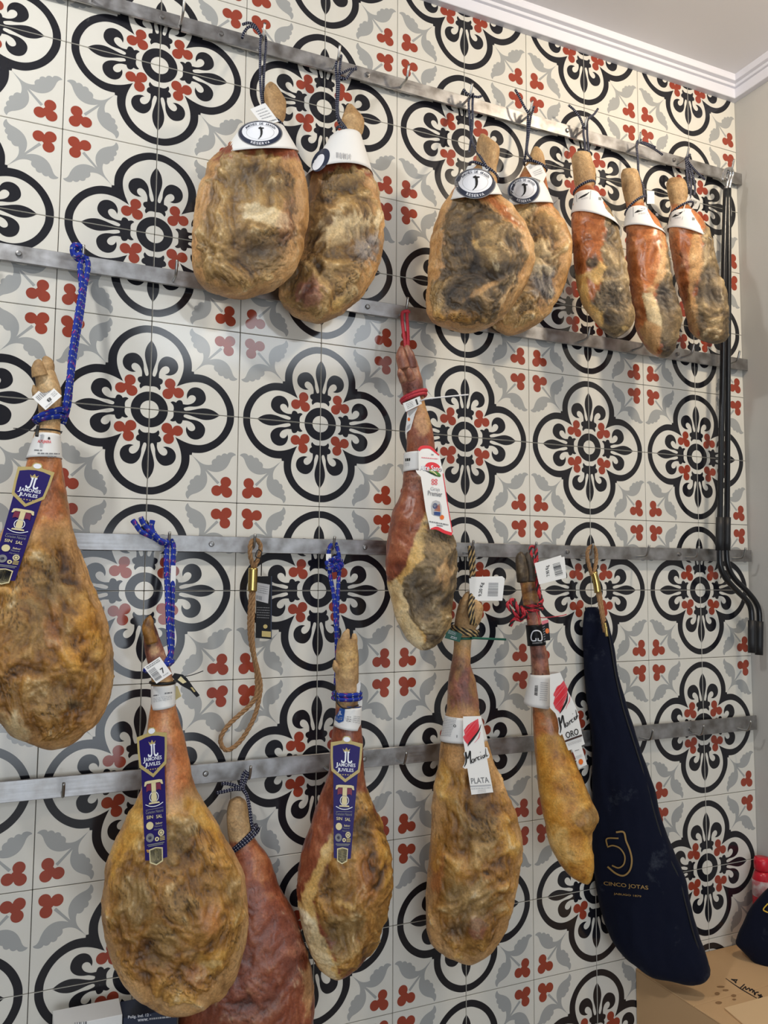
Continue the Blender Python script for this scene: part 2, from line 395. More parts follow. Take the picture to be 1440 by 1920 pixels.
class Solid:
    def __init__(s, tab, d0, k=0.226, e=0.595, n=2.3, back=0.9, off=None, res=1.0, turn=1.0, ends=True):
        tab = np.array(tab, float); s.tab = tab; s.k, s.e, s.n, s.back = k, e, n, back
        y0, y1 = tab[0, 0], tab[-1, 0]; cx = (tab[:, 1]+tab[:, 2]).mean()/2; cy = (y0+y1)/2
        s.C = bp(cx, cy, d0); a = math.atan2(s.C[0]-CAM[0], s.C[1]-CAM[1])*turn
        s.r = np.array([math.cos(a), -math.sin(a), 0]); s.nv = np.array([math.sin(a), math.cos(a), 0])
        N = int(np.clip((y1-y0)*0.75*res, 8, 340)); u = np.linspace(0, 1, N)
        if ends: u = u - 0.85*np.sin(2*math.pi*u)/(2*math.pi)
        ys = y0+(y1-y0)*u; s.ys = ys
        xl = pchip(tab[:, 0], tab[:, 1], ys); xr = pchip(tab[:, 0], tab[:, 2], ys)
        s.off = np.zeros(N) if off is None else np.interp(ys, [o[0] for o in off], [o[1] for o in off])
        pl = s.loc2(xl, ys, s.off); pr = s.loc2(xr, ys, s.off)
        s.Xc = (pl[:, 0]+pr[:, 0])/2; s.hw = np.maximum((pr[:, 0]-pl[:, 0])/2, 1e-4)
        s.Zl, s.Zr = pl[:, 1], pr[:, 1]; s.Zc = (s.Zl+s.Zr)/2; s.t = k*s.hw**e
        s.wpx = (tab[:, 2]-tab[:, 1]).max(); s.res = res
    def loc2(s, px, py, off=0.0):
        off = np.broadcast_to(np.asarray(off, float), np.shape(px)); v = ray(px, py); P = s.C + s.nv*off[..., None]
        t = ((P-CAM)*s.nv).sum(-1)/(v @ s.nv); q = CAM+v*t[..., None]-s.C
        return np.stack([q @ s.r, q[..., 2]], -1)
    def w(s, X, Y, Z): return s.C + X[..., None]*s.r + Y[..., None]*s.nv + Z[..., None]*np.array([0, 0, 1.0])
    def sec(s, th):
        c, q = np.cos(th), np.sin(th); p = 2.0/s.n
        return np.sign(c)*np.abs(c)**p, np.sign(q)*np.abs(q)**p
    def grid(s, nf=None, nb=None):
        nf = nf or int(np.clip(s.wpx*0.85*s.res, 14, 230)); nb = nb or max(10, nf//4)
        th = np.concatenate([np.linspace(math.pi, 0, nf, endpoint=False), np.linspace(0, -math.pi, nb, endpoint=False)])
        c, q = s.sec(th); q = np.where(q < 0, q*s.back, q)
        X = s.Xc[:, None]+s.hw[:, None]*c[None]; Z = s.Zl[:, None]+(s.Zr-s.Zl)[:, None]*(c[None]+1)/2
        Y = -s.t[:, None]*q[None]+s.off[:, None]
        return s.w(X, Y, Z), th, c, q
    def front(s, X, Z):
        i = np.interp(-Z, -s.Zc, np.arange(len(s.Zc))); f = lambda a: np.interp(i, np.arange(len(a)), a)
        c = np.clip((X-f(s.Xc))/f(s.hw), -0.985, 0.985); return -f(s.t)*(1-np.abs(c)**s.n)**(1/s.n)+f(s.off)
    def S(s, px, py, lift=0.0):
        """point of the front surface seen at a pixel"""
        px = np.asarray(px, float); py = np.asarray(py, float); y = np.full(px.shape, -0.03)
        for _ in range(8):
            q = s.loc2(px, py, y); y = 0.5*y+0.5*(s.front(q[..., 0], q[..., 1])-lift)
        q = s.loc2(px, py, y); return s.w(q[..., 0], y, q[..., 1])
    def shell(s, n=40, lift=0.0, y0=None, y1=None, rows=None):
        """open tube that hugs rows y0..y1: grid of points (rows, n)"""
        ys = np.linspace(y0, y1, rows or 8); f = lambda a: np.interp(ys, s.ys, a)
        th = np.arange(n)*2*math.pi/n+math.pi/2; c, q = s.sec(th); q = np.where(q < 0, q*s.back, q)
        hw = f(s.hw)+lift; t = f(s.t)+lift
        X = f(s.Xc)[:, None]+hw[:, None]*c; Z = f(s.Zl)[:, None]+(f(s.Zr)-f(s.Zl))[:, None]*(c+1)/2; Y = -t[:, None]*q+f(s.off)[:, None]
        return s.w(X, Y, Z)

# ------------------------------------------------------------------ what a cured ham looks like
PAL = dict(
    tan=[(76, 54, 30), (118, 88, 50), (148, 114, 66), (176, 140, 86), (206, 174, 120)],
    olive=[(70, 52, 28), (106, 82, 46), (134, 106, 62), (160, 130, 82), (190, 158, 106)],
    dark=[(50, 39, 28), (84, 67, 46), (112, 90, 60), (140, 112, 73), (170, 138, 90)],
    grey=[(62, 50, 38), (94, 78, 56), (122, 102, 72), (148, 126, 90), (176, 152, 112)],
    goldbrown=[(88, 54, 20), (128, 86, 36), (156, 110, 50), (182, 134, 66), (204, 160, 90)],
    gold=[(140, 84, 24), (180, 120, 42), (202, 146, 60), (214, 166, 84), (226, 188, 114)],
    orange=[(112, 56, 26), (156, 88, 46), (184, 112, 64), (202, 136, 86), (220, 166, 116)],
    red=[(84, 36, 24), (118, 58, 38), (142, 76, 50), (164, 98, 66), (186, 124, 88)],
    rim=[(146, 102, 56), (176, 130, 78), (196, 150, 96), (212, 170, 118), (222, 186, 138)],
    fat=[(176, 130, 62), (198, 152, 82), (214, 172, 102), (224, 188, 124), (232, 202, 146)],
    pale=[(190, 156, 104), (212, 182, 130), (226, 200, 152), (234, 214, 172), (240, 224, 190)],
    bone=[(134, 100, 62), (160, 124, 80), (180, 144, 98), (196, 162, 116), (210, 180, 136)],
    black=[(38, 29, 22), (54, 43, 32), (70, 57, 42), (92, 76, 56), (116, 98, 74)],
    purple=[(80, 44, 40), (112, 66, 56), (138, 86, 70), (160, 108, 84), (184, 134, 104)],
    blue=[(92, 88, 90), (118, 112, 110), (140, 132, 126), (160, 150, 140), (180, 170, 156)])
SHINE = dict(orange=0.3, red=0.34, fat=0.38, gold=0.4, pale=0.4, rim=0.44, goldbrown=0.42, purple=0.4, bone=0.6)
def ramp(name, t):
    c = lin(PAL[name]); x = np.clip(t, 0, 1)*(len(c)-1)
    return np.stack([np.interp(x, np.arange(len(c)), c[:, i]) for i in range(3)], 1)
def polydist(px, py, poly):
    """signed distance in pixels, positive inside"""
    poly = np.asarray(poly, float); n = len(poly); d = np.full(px.shape, 1e9); ins = np.zeros(px.shape, bool)
    for i in range(n):
        (ax, ay), (bx, by) = poly[i], poly[(i+1) % n]; ex, ey = bx-ax, by-ay
        t = np.clip(((px-ax)*ex+(py-ay)*ey)/(ex*ex+ey*ey+1e-9), 0, 1)
        d = np.minimum(d, np.hypot(px-ax-t*ex, py-ay-t*ey))
        cr = ((ay > py) != (by > py)) & (px < ex*(py-ay)/(by-ay+1e-12)+ax); ins ^= cr
    return np.where(ins, d, -d)
def ham_mat():
    m = mat('cured_ham', (160, 110, 70), 0.45); nt = m.node_tree; b = nt.nodes['Principled BSDF']; L = nt.links.new
    a = nt.nodes.new('ShaderNodeAttribute'); a.attribute_name = 'Col'
    r = nt.nodes.new('ShaderNodeAttribute'); r.attribute_name = 'Rgh'
    tc = nt.nodes.new('ShaderNodeTexCoord')
    n = nt.nodes.new('ShaderNodeTexNoise'); n.inputs['Scale'].default_value = 220; n.inputs['Detail'].default_value = 6; n.inputs['Roughness'].default_value = 0.65
    L(tc.outputs['Object'], n.inputs['Vector'])
    mr = nt.nodes.new('ShaderNodeMapRange'); mr.inputs['From Min'].default_value = 0.3; mr.inputs['From Max'].default_value = 0.7
    mr.inputs['To Min'].default_value = 0.72; mr.inputs['To Max'].default_value = 1.26; L(n.outputs['Fac'], mr.inputs[0])
    mx = nt.nodes.new('ShaderNodeVectorMath'); mx.operation = 'SCALE'; L(a.outputs['Color'], mx.inputs[0]); L(mr.outputs[0], mx.inputs['Scale'])
    L(mx.outputs[0], b.inputs['Base Color']); L(r.outputs['Fac'], b.inputs['Roughness'])
    bm = nt.nodes.new('ShaderNodeBump'); bm.inputs['Strength'].default_value = 0.55; bm.inputs['Distance'].default_value = 0.0018
    L(n.outputs['Fac'], bm.inputs['Height']); L(bm.outputs[0], b.inputs['Normal'])
    ms = nt.nodes.new('ShaderNodeMapRange'); ms.inputs['From Min'].default_value = 0.28; ms.inputs['From Max'].default_value = 0.48; ms.inputs['To Min'].default_value = 0.12; ms.inputs['To Max'].default_value = 0.6
    L(r.outputs['Fac'], ms.inputs[0]); L(ms.outputs[0], bm.inputs['Strength'])
    b.inputs['Subsurface Weight'].default_value = 0.0
    return m
HAM = ham_mat()
def dress(V, nrm, cols, seed, layers, base, rough_amt, bumps, clampy, fine=0.0016):
    """displace V (rows, cols, 3) along nrm and colour it"""
    shp = V.shape[:2]; P = V.reshape(-1, 3); px, py = proj(P); sd = np.random.RandomState(seed).uniform(0, 90, 3)
    Q = P+sd
    wn = np.stack([fbm(Q*9+31*i, 2) for i in range(3)], 1)
    n1 = fbm(Q*np.array([19, 19, 17])+wn*1.5, 5, 0.52); n2 = fbm(Q*np.array([62, 62, 52])+wn*1.6+50, 4, 0.55); n5 = fbm(Q*13+wn*1.5+300, 3); n3 = fbm(Q*9+90, 3)
    n4 = fbm(Q*210+40, 2)
    ridg = 1-np.abs(fbm(Q*np.array([46, 46, 22])+wn*1.8+9, 3))*2.6
    crack = sstep(0.055, 0.0, np.abs(fbm(Q*np.array([21, 21, 15])+wn*4.0+63, 4, 0.6)))*sstep(-0.05, 0.25, fbm(Q*13+200, 2))
    front = (nrm.reshape(-1, 3) @ np.array([-0.35, -0.93, 0])) > -0.25
    tn = 0.5+1.05*n1+0.46*n2+0.45*n3+0.12*n4; ts = 0.5+0.55*n1+0.35*n2+0.45*n3+0.1*n4
    smooth_cls = ('orange', 'red', 'fat', 'pale', 'bone', 'gold', 'rim')
    c = ramp(base, ts if base in smooth_cls else tn); rg = np.full(len(P), SHINE.get(base, 0.47)); rlf = np.full(len(P), 0.3)
    wob = n1*1.2+n2*0.8
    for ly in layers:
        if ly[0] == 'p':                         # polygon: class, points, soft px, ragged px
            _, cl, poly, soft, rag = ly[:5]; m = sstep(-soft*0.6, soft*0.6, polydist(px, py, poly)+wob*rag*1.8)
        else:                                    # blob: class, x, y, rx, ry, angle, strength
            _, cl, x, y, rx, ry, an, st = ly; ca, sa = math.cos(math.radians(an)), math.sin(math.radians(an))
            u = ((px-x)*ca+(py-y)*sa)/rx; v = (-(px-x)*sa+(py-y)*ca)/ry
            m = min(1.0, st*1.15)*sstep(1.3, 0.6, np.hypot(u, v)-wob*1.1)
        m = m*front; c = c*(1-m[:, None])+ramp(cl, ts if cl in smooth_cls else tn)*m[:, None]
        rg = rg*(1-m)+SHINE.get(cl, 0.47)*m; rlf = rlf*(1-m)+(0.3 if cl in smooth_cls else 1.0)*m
    # crust and mould: pale flakes, dark pits and cracks in the dried meat
    flake = rlf*sstep(0.22, 0.46, 0.6*n2+0.6*n1+0.15*n4)*0.45; c = c*(1-flake[:, None])+ramp('pale', tn-0.1)*flake[:, None]
    pit = rlf*sstep(0.24, 0.46, -n1-0.4*n2)*0.45; c = c*(1-pit[:, None])+ramp('black', tn+0.25)*pit[:, None]
    c = c*(1-crack*(0.22+0.43*rlf))[:, None]*(1+np.clip(n5*0.9, -0.28, 0.18)*(0.45+0.55*rlf))[:, None]
    c = c*(1+0.12*np.clip(ridg-0.75, -0.6, 0.3)*(0.25+0.75*rlf))[:, None]
    rg = rg+0.15*flake+0.1*pit
    disp = rough_amt*(0.0090*n3+0.0105*n1+0.008*n5)*(0.3+0.7*rlf)+rlf*(fine*2.6*n2+fine*1.6*np.clip(ridg-0.6, -0.5, 0.5))*rough_amt-0.0022*crack*(0.3+0.7*rlf)*rough_amt
    for x, y, r, h in bumps: disp = disp+h*np.exp(-((px-x)**2+(py-y)**2)/(r*r))*front
    V2 = V+nrm*disp.reshape(shp)[..., None]
    V2[..., 1] = np.minimum(V2[..., 1], clampy)
    return V2, np.clip(c, 0, 1), np.clip(rg+0.12*n2, 0.18, 0.9)
def solid_normals(V):
    a = np.roll(V, -1, 1)-np.roll(V, 1, 1); b = np.gradient(V, axis=0); n = np.cross(a, b)
    return n/(np.linalg.norm(n, axis=2)[..., None]+1e-12)
def grid_faces(nr, nc):
    i = np.arange(nr-1)[:, None]*nc; j = np.arange(nc)[None]; k = (j+1) % nc
    f = np.stack([i+j, i+k, i+nc+k, i+nc+j], -1).reshape(-1, 4)
    return [tuple(x) for x in f.tolist()]+[tuple(range(nc))[::-1], tuple(range((nr-1)*nc, nr*nc))]
def body_part(name, sol, parent, seed, base, layers=(), bumps=(), amt=1.0, clampy=-0.024, label=None, fine=0.0016):
    V, th, c, q = sol.grid(); nrm = solid_normals(V)
    out = (V-V.mean(1, keepdims=True)); 
    if (out*nrm).sum() < 0: nrm = -nrm
    taper = np.clip(sol.hw/0.075, 0.2, 1.0)**1.4
    V2, cc, rr = dress(V, nrm*taper[:, None, None], None, seed, layers, base, amt, bumps, clampy, fine)
    return mesh_obj(name, V2.reshape(-1, 3), grid_faces(*V.shape[:2]), HAM, parent, smooth=True, col_attr=cc, rough_attr=rr, label=label)
HAMS = {}
def ham(key, label, tab, d0, seed, base, layers=(), bumps=(), amt=1.0, name='cured_ham', **kw):
    sol = Solid(tab, d0, **kw)
    i = len(sol.Zc)-1; foot = sol.w(sol.Xc[i:], np.zeros(1), sol.Zc[i:])[0]
    root = empty(name, foot, label, 'ham', None)
    b = body_part('ham_body', sol, root, seed, base, layers, bumps, amt)
    HAMS[key] = (root, sol); return root, sol
# ------------------------------------------------------------------ the hams
P_, B_ = 'p', 'b'
H = {}
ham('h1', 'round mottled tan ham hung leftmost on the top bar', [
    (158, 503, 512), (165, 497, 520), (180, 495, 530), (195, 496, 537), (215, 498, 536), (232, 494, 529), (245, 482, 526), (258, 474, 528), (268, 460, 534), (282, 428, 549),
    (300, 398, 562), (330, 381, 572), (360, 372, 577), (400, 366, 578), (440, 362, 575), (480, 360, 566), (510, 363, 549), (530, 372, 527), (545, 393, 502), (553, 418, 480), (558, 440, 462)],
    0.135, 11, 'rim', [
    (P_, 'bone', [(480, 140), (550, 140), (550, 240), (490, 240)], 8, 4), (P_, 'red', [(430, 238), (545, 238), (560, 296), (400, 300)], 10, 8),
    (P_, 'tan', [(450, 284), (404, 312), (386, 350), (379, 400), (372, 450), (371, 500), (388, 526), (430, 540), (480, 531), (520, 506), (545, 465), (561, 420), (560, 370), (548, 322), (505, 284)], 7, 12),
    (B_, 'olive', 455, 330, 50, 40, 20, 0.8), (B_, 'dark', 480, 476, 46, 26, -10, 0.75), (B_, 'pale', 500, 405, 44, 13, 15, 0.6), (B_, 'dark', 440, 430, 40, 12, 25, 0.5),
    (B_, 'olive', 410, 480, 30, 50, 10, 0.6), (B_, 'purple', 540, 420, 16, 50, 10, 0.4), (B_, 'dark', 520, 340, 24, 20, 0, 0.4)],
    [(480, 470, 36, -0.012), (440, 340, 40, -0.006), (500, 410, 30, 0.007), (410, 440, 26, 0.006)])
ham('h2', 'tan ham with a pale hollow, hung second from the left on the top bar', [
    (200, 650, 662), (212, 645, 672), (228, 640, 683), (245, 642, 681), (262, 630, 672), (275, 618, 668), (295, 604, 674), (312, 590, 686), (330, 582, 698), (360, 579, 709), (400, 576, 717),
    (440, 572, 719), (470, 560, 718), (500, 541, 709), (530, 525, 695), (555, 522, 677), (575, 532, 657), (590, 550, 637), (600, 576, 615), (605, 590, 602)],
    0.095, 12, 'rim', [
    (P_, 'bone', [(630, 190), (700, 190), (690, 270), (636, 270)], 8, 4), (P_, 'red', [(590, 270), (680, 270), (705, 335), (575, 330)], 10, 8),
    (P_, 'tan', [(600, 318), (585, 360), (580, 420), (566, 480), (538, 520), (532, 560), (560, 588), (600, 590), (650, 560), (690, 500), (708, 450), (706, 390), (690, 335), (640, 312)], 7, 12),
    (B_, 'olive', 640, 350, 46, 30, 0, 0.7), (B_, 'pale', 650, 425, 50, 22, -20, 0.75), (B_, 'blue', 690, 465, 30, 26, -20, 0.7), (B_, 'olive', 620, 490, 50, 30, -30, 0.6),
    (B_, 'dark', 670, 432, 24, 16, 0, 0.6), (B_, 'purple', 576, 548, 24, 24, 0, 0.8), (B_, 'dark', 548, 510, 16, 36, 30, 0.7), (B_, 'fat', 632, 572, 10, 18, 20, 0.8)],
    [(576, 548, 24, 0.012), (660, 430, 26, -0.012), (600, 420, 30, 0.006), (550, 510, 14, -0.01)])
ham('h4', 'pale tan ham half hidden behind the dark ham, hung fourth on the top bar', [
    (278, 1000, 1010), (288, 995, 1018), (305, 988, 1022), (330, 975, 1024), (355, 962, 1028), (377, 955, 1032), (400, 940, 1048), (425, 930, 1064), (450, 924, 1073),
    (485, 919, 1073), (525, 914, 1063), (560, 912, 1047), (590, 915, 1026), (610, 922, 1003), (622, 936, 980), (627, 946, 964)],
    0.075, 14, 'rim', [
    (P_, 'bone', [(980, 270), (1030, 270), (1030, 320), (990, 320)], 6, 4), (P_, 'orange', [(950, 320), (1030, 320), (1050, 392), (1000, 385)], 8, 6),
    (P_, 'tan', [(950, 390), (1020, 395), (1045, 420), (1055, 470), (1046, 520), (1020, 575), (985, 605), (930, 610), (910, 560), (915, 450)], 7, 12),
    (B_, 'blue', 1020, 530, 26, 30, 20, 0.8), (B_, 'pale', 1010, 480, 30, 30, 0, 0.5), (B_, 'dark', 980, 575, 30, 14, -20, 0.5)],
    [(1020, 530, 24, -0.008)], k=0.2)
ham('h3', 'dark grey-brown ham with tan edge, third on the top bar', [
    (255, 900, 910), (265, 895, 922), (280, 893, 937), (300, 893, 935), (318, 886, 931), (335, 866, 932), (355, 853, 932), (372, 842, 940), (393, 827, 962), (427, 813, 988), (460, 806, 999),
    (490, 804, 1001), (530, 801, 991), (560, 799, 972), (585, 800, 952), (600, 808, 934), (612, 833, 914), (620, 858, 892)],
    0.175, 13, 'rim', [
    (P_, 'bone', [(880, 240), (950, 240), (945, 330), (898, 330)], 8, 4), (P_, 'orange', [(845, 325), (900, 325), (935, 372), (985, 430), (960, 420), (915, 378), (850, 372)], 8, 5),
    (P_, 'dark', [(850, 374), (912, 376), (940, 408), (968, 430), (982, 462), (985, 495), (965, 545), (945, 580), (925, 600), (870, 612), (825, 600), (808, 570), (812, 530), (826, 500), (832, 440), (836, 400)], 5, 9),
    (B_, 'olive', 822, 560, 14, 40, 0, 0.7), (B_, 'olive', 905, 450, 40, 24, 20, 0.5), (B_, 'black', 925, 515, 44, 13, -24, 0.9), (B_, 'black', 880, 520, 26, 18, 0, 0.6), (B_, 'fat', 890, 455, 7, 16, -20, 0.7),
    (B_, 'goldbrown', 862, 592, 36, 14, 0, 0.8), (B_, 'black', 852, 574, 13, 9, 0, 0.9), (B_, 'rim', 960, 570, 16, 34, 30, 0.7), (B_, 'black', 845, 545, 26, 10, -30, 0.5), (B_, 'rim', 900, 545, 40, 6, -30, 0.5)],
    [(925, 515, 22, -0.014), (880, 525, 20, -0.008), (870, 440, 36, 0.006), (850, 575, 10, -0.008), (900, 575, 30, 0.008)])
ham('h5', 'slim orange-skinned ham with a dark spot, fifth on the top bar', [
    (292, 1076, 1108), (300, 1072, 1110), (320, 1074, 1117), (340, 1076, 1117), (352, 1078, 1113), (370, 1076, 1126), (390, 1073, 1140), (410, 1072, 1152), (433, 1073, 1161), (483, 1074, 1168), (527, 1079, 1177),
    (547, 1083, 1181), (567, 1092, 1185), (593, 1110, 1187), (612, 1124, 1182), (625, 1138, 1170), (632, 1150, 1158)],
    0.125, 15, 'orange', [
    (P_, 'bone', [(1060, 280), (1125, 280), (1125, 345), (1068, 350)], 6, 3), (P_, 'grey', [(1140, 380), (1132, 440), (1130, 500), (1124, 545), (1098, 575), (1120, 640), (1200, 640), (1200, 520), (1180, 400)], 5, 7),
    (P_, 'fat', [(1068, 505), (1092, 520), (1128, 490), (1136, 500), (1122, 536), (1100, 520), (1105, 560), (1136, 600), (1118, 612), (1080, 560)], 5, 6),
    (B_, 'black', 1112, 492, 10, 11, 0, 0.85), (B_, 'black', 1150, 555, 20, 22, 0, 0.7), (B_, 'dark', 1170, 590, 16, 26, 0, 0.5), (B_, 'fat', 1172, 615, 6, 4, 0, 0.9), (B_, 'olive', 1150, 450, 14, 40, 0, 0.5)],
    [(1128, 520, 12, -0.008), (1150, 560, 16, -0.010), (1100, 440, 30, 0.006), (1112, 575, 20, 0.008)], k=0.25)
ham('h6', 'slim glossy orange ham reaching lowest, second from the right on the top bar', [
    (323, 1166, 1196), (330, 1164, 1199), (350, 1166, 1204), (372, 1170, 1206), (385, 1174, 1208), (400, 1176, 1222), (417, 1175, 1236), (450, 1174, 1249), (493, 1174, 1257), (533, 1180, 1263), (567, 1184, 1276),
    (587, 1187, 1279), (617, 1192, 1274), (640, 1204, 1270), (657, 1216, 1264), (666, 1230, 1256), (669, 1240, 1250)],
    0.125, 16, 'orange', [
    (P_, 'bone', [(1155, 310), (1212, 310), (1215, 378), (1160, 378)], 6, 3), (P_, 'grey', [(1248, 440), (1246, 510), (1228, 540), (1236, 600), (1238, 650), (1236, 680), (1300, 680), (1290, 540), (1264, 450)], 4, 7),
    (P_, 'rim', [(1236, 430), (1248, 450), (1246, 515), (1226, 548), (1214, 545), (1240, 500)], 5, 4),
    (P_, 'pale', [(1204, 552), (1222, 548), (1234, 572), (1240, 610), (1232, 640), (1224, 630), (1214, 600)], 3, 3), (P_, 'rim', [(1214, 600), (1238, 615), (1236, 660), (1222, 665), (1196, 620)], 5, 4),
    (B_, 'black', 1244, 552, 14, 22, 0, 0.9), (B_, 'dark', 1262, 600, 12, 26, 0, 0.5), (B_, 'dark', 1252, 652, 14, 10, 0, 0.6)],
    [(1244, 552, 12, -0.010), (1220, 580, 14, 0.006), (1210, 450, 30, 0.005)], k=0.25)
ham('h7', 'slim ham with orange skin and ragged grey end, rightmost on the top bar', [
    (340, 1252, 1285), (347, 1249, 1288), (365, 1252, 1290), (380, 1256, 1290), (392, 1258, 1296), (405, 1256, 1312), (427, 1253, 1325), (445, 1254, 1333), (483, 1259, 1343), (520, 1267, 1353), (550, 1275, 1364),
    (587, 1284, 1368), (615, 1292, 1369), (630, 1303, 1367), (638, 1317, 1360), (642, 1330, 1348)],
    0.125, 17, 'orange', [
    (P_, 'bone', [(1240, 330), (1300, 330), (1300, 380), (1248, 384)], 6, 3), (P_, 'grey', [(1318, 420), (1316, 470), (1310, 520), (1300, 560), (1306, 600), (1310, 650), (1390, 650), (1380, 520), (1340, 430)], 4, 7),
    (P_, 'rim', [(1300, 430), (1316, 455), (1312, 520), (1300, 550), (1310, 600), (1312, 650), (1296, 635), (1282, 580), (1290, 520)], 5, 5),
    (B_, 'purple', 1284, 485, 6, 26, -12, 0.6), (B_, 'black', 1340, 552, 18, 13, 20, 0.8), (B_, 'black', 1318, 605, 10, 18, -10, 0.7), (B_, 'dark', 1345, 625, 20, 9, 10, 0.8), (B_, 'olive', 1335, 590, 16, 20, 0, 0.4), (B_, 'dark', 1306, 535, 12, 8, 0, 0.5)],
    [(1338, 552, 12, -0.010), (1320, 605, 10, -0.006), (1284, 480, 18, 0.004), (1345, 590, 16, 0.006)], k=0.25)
ham('h8', 'big golden-brown whole ham at the left edge, tagged with the number 8', [
    (684, 66, 94), (692, 64, 100), (712, 66, 108), (737, 69, 115), (760, 72, 116), (790, 74, 113), (815, 64, 113), (860, 52, 115), (900, 42, 121), (940, 30, 128), (973, 18, 133), (1010, -5, 142),
    (1053, -22, 157), (1097, -38, 173), (1133, -48, 190), (1173, -57, 202), (1213, -62, 210), (1257, -62, 212), (1300, -50, 207), (1330, -30, 197), (1357, 0, 180), (1383, 35, 150), (1398, 65, 127), (1404, 85, 105)],
    0.125, 18, 'rim', [
    (P_, 'bone', [(40, 660), (130, 660), (130, 800), (50, 800)], 10, 6), (P_, 'orange', [(30, 840), (125, 840), (140, 975), (60, 990), (0, 970)], 34, 16),
    (P_, 'goldbrown', [(60, 1010), (120, 1010), (150, 1060), (185, 1140), (200, 1200), (200, 1270), (185, 1330), (150, 1370), (90, 1392), (30, 1360), (-40, 1300), (-50, 1180), (0, 1060)], 8, 12),
    (B_, 'goldbrown', 95, 1000, 26, 24, 0, 0.5), (B_, 'olive', 90, 1090, 50, 40, 20, 0.7), (B_, 'olive', 60, 1180, 60, 50, 0, 0.5), (B_, 'gold', 165, 1180, 24, 60, 0, 0.6), (B_, 'dark', 140, 1325, 18, 12, 0, 0.8),
    (B_, 'olive', 90, 1310, 50, 30, 0, 0.5), (B_, 'pale', 22, 1362, 36, 18, 35, 0.7), (B_, 'gold', 130, 1235, 22, 18, 0, 0.6), (B_, 'orange', 100, 1180, 16, 40, 0, 0.4)],
    [(90, 1090, 50, -0.010), (150, 1160, 30, 0.007), (130, 1240, 26, 0.008), (80, 1300, 40, -0.008), (150, 1330, 20, -0.007), (30, 1362, 24, 0.008), (60, 1200, 40, -0.008)], name='whole_cured_ham')
ham('h9', 'whole ham with dark red skin hung by a red cord in the middle', [
    (656, 748, 768), (670, 745, 778), (697, 748, 787), (723, 752, 794), (745, 757, 795), (765, 761, 799), (783, 763, 805), (817, 763, 813), (847, 762, 816), (887, 758, 820), (930, 750, 830), (963, 738, 842), (1007, 728, 852),
    (1035, 726, 857), (1060, 725, 856), (1090, 727, 854), (1123, 733, 851), (1160, 743, 845), (1190, 758, 834), (1210, 775, 818), (1218, 787, 803)],
    0.125, 19, 'red', [
    (P_, 'purple', [(730, 640), (805, 640), (800, 745), (748, 745)], 10, 8), (P_, 'rim', [(775, 745), (808, 745), (812, 790), (795, 820), (775, 800)], 8, 6), (B_, 'purple', 780, 800, 20, 40, 0, 0.5), (B_, 'purple', 778, 900, 22, 20, 0, 0.6),
    (P_, 'fat', [(800, 960), (786, 990), (760, 1060), (736, 1090), (722, 1090), (724, 1130), (744, 1180), (770, 1225), (800, 1230), (800, 1150), (800, 1060), (802, 1000)], 4, 2),
    (P_, 'pale', [(724, 1100), (742, 1085), (762, 1110), (770, 1160), (795, 1195), (795, 1228), (770, 1220), (735, 1160)], 6, 2),
    (P_, 'grey', [(806, 965), (800, 1010), (790, 1050), (760, 1080), (755, 1100), (768, 1160), (795, 1185), (798, 1230), (830, 1225), (860, 1150), (870, 1030), (845, 950)], 4, 7),
    (B_, 'dark', 812, 1015, 20, 36, 0, 0.6), (B_, 'black', 785, 1110, 26, 34, 20, 0.6), (B_, 'rim', 830, 1075, 16, 30, 10, 0.5), (B_, 'olive', 840, 1150, 12, 40, 0, 0.6)],
    [(812, 1015, 22, -0.006), (785, 1120, 24, -0.008), (825, 1085, 24, 0.008), (755, 960, 30, 0.006)], k=0.25, name='whole_cured_ham')
ham('h14', 'reddish ham without trotter on the lowest bar, partly hidden behind the big ham', [
    (1495, 441, 452), (1502, 430, 461), (1530, 425, 467), (1560, 427, 471), (1580, 430, 483), (1610, 425, 506), (1640, 418, 516), (1680, 408, 533), (1710, 398, 552), (1787, 366, 577), (1830, 350, 586),
    (1880, 338, 589), (1930, 335, 587), (1980, 345, 575), (2020, 370, 550), (2045, 410, 520), (2055, 440, 485)],
    0.075, 24, 'red', [
    (P_, 'bone', [(415, 1480), (480, 1480), (475, 1572), (420, 1580)], 6, 4), (B_, 'orange', 490, 1620, 16, 40, -20, 0.4), (B_, 'purple', 540, 1780, 30, 60, 0, 0.5), (B_, 'purple', 470, 1880, 60, 50, 0, 0.4), (B_, 'rim', 580, 1850, 10, 60, 0, 0.5)],
    [], amt=0.7, k=0.19)
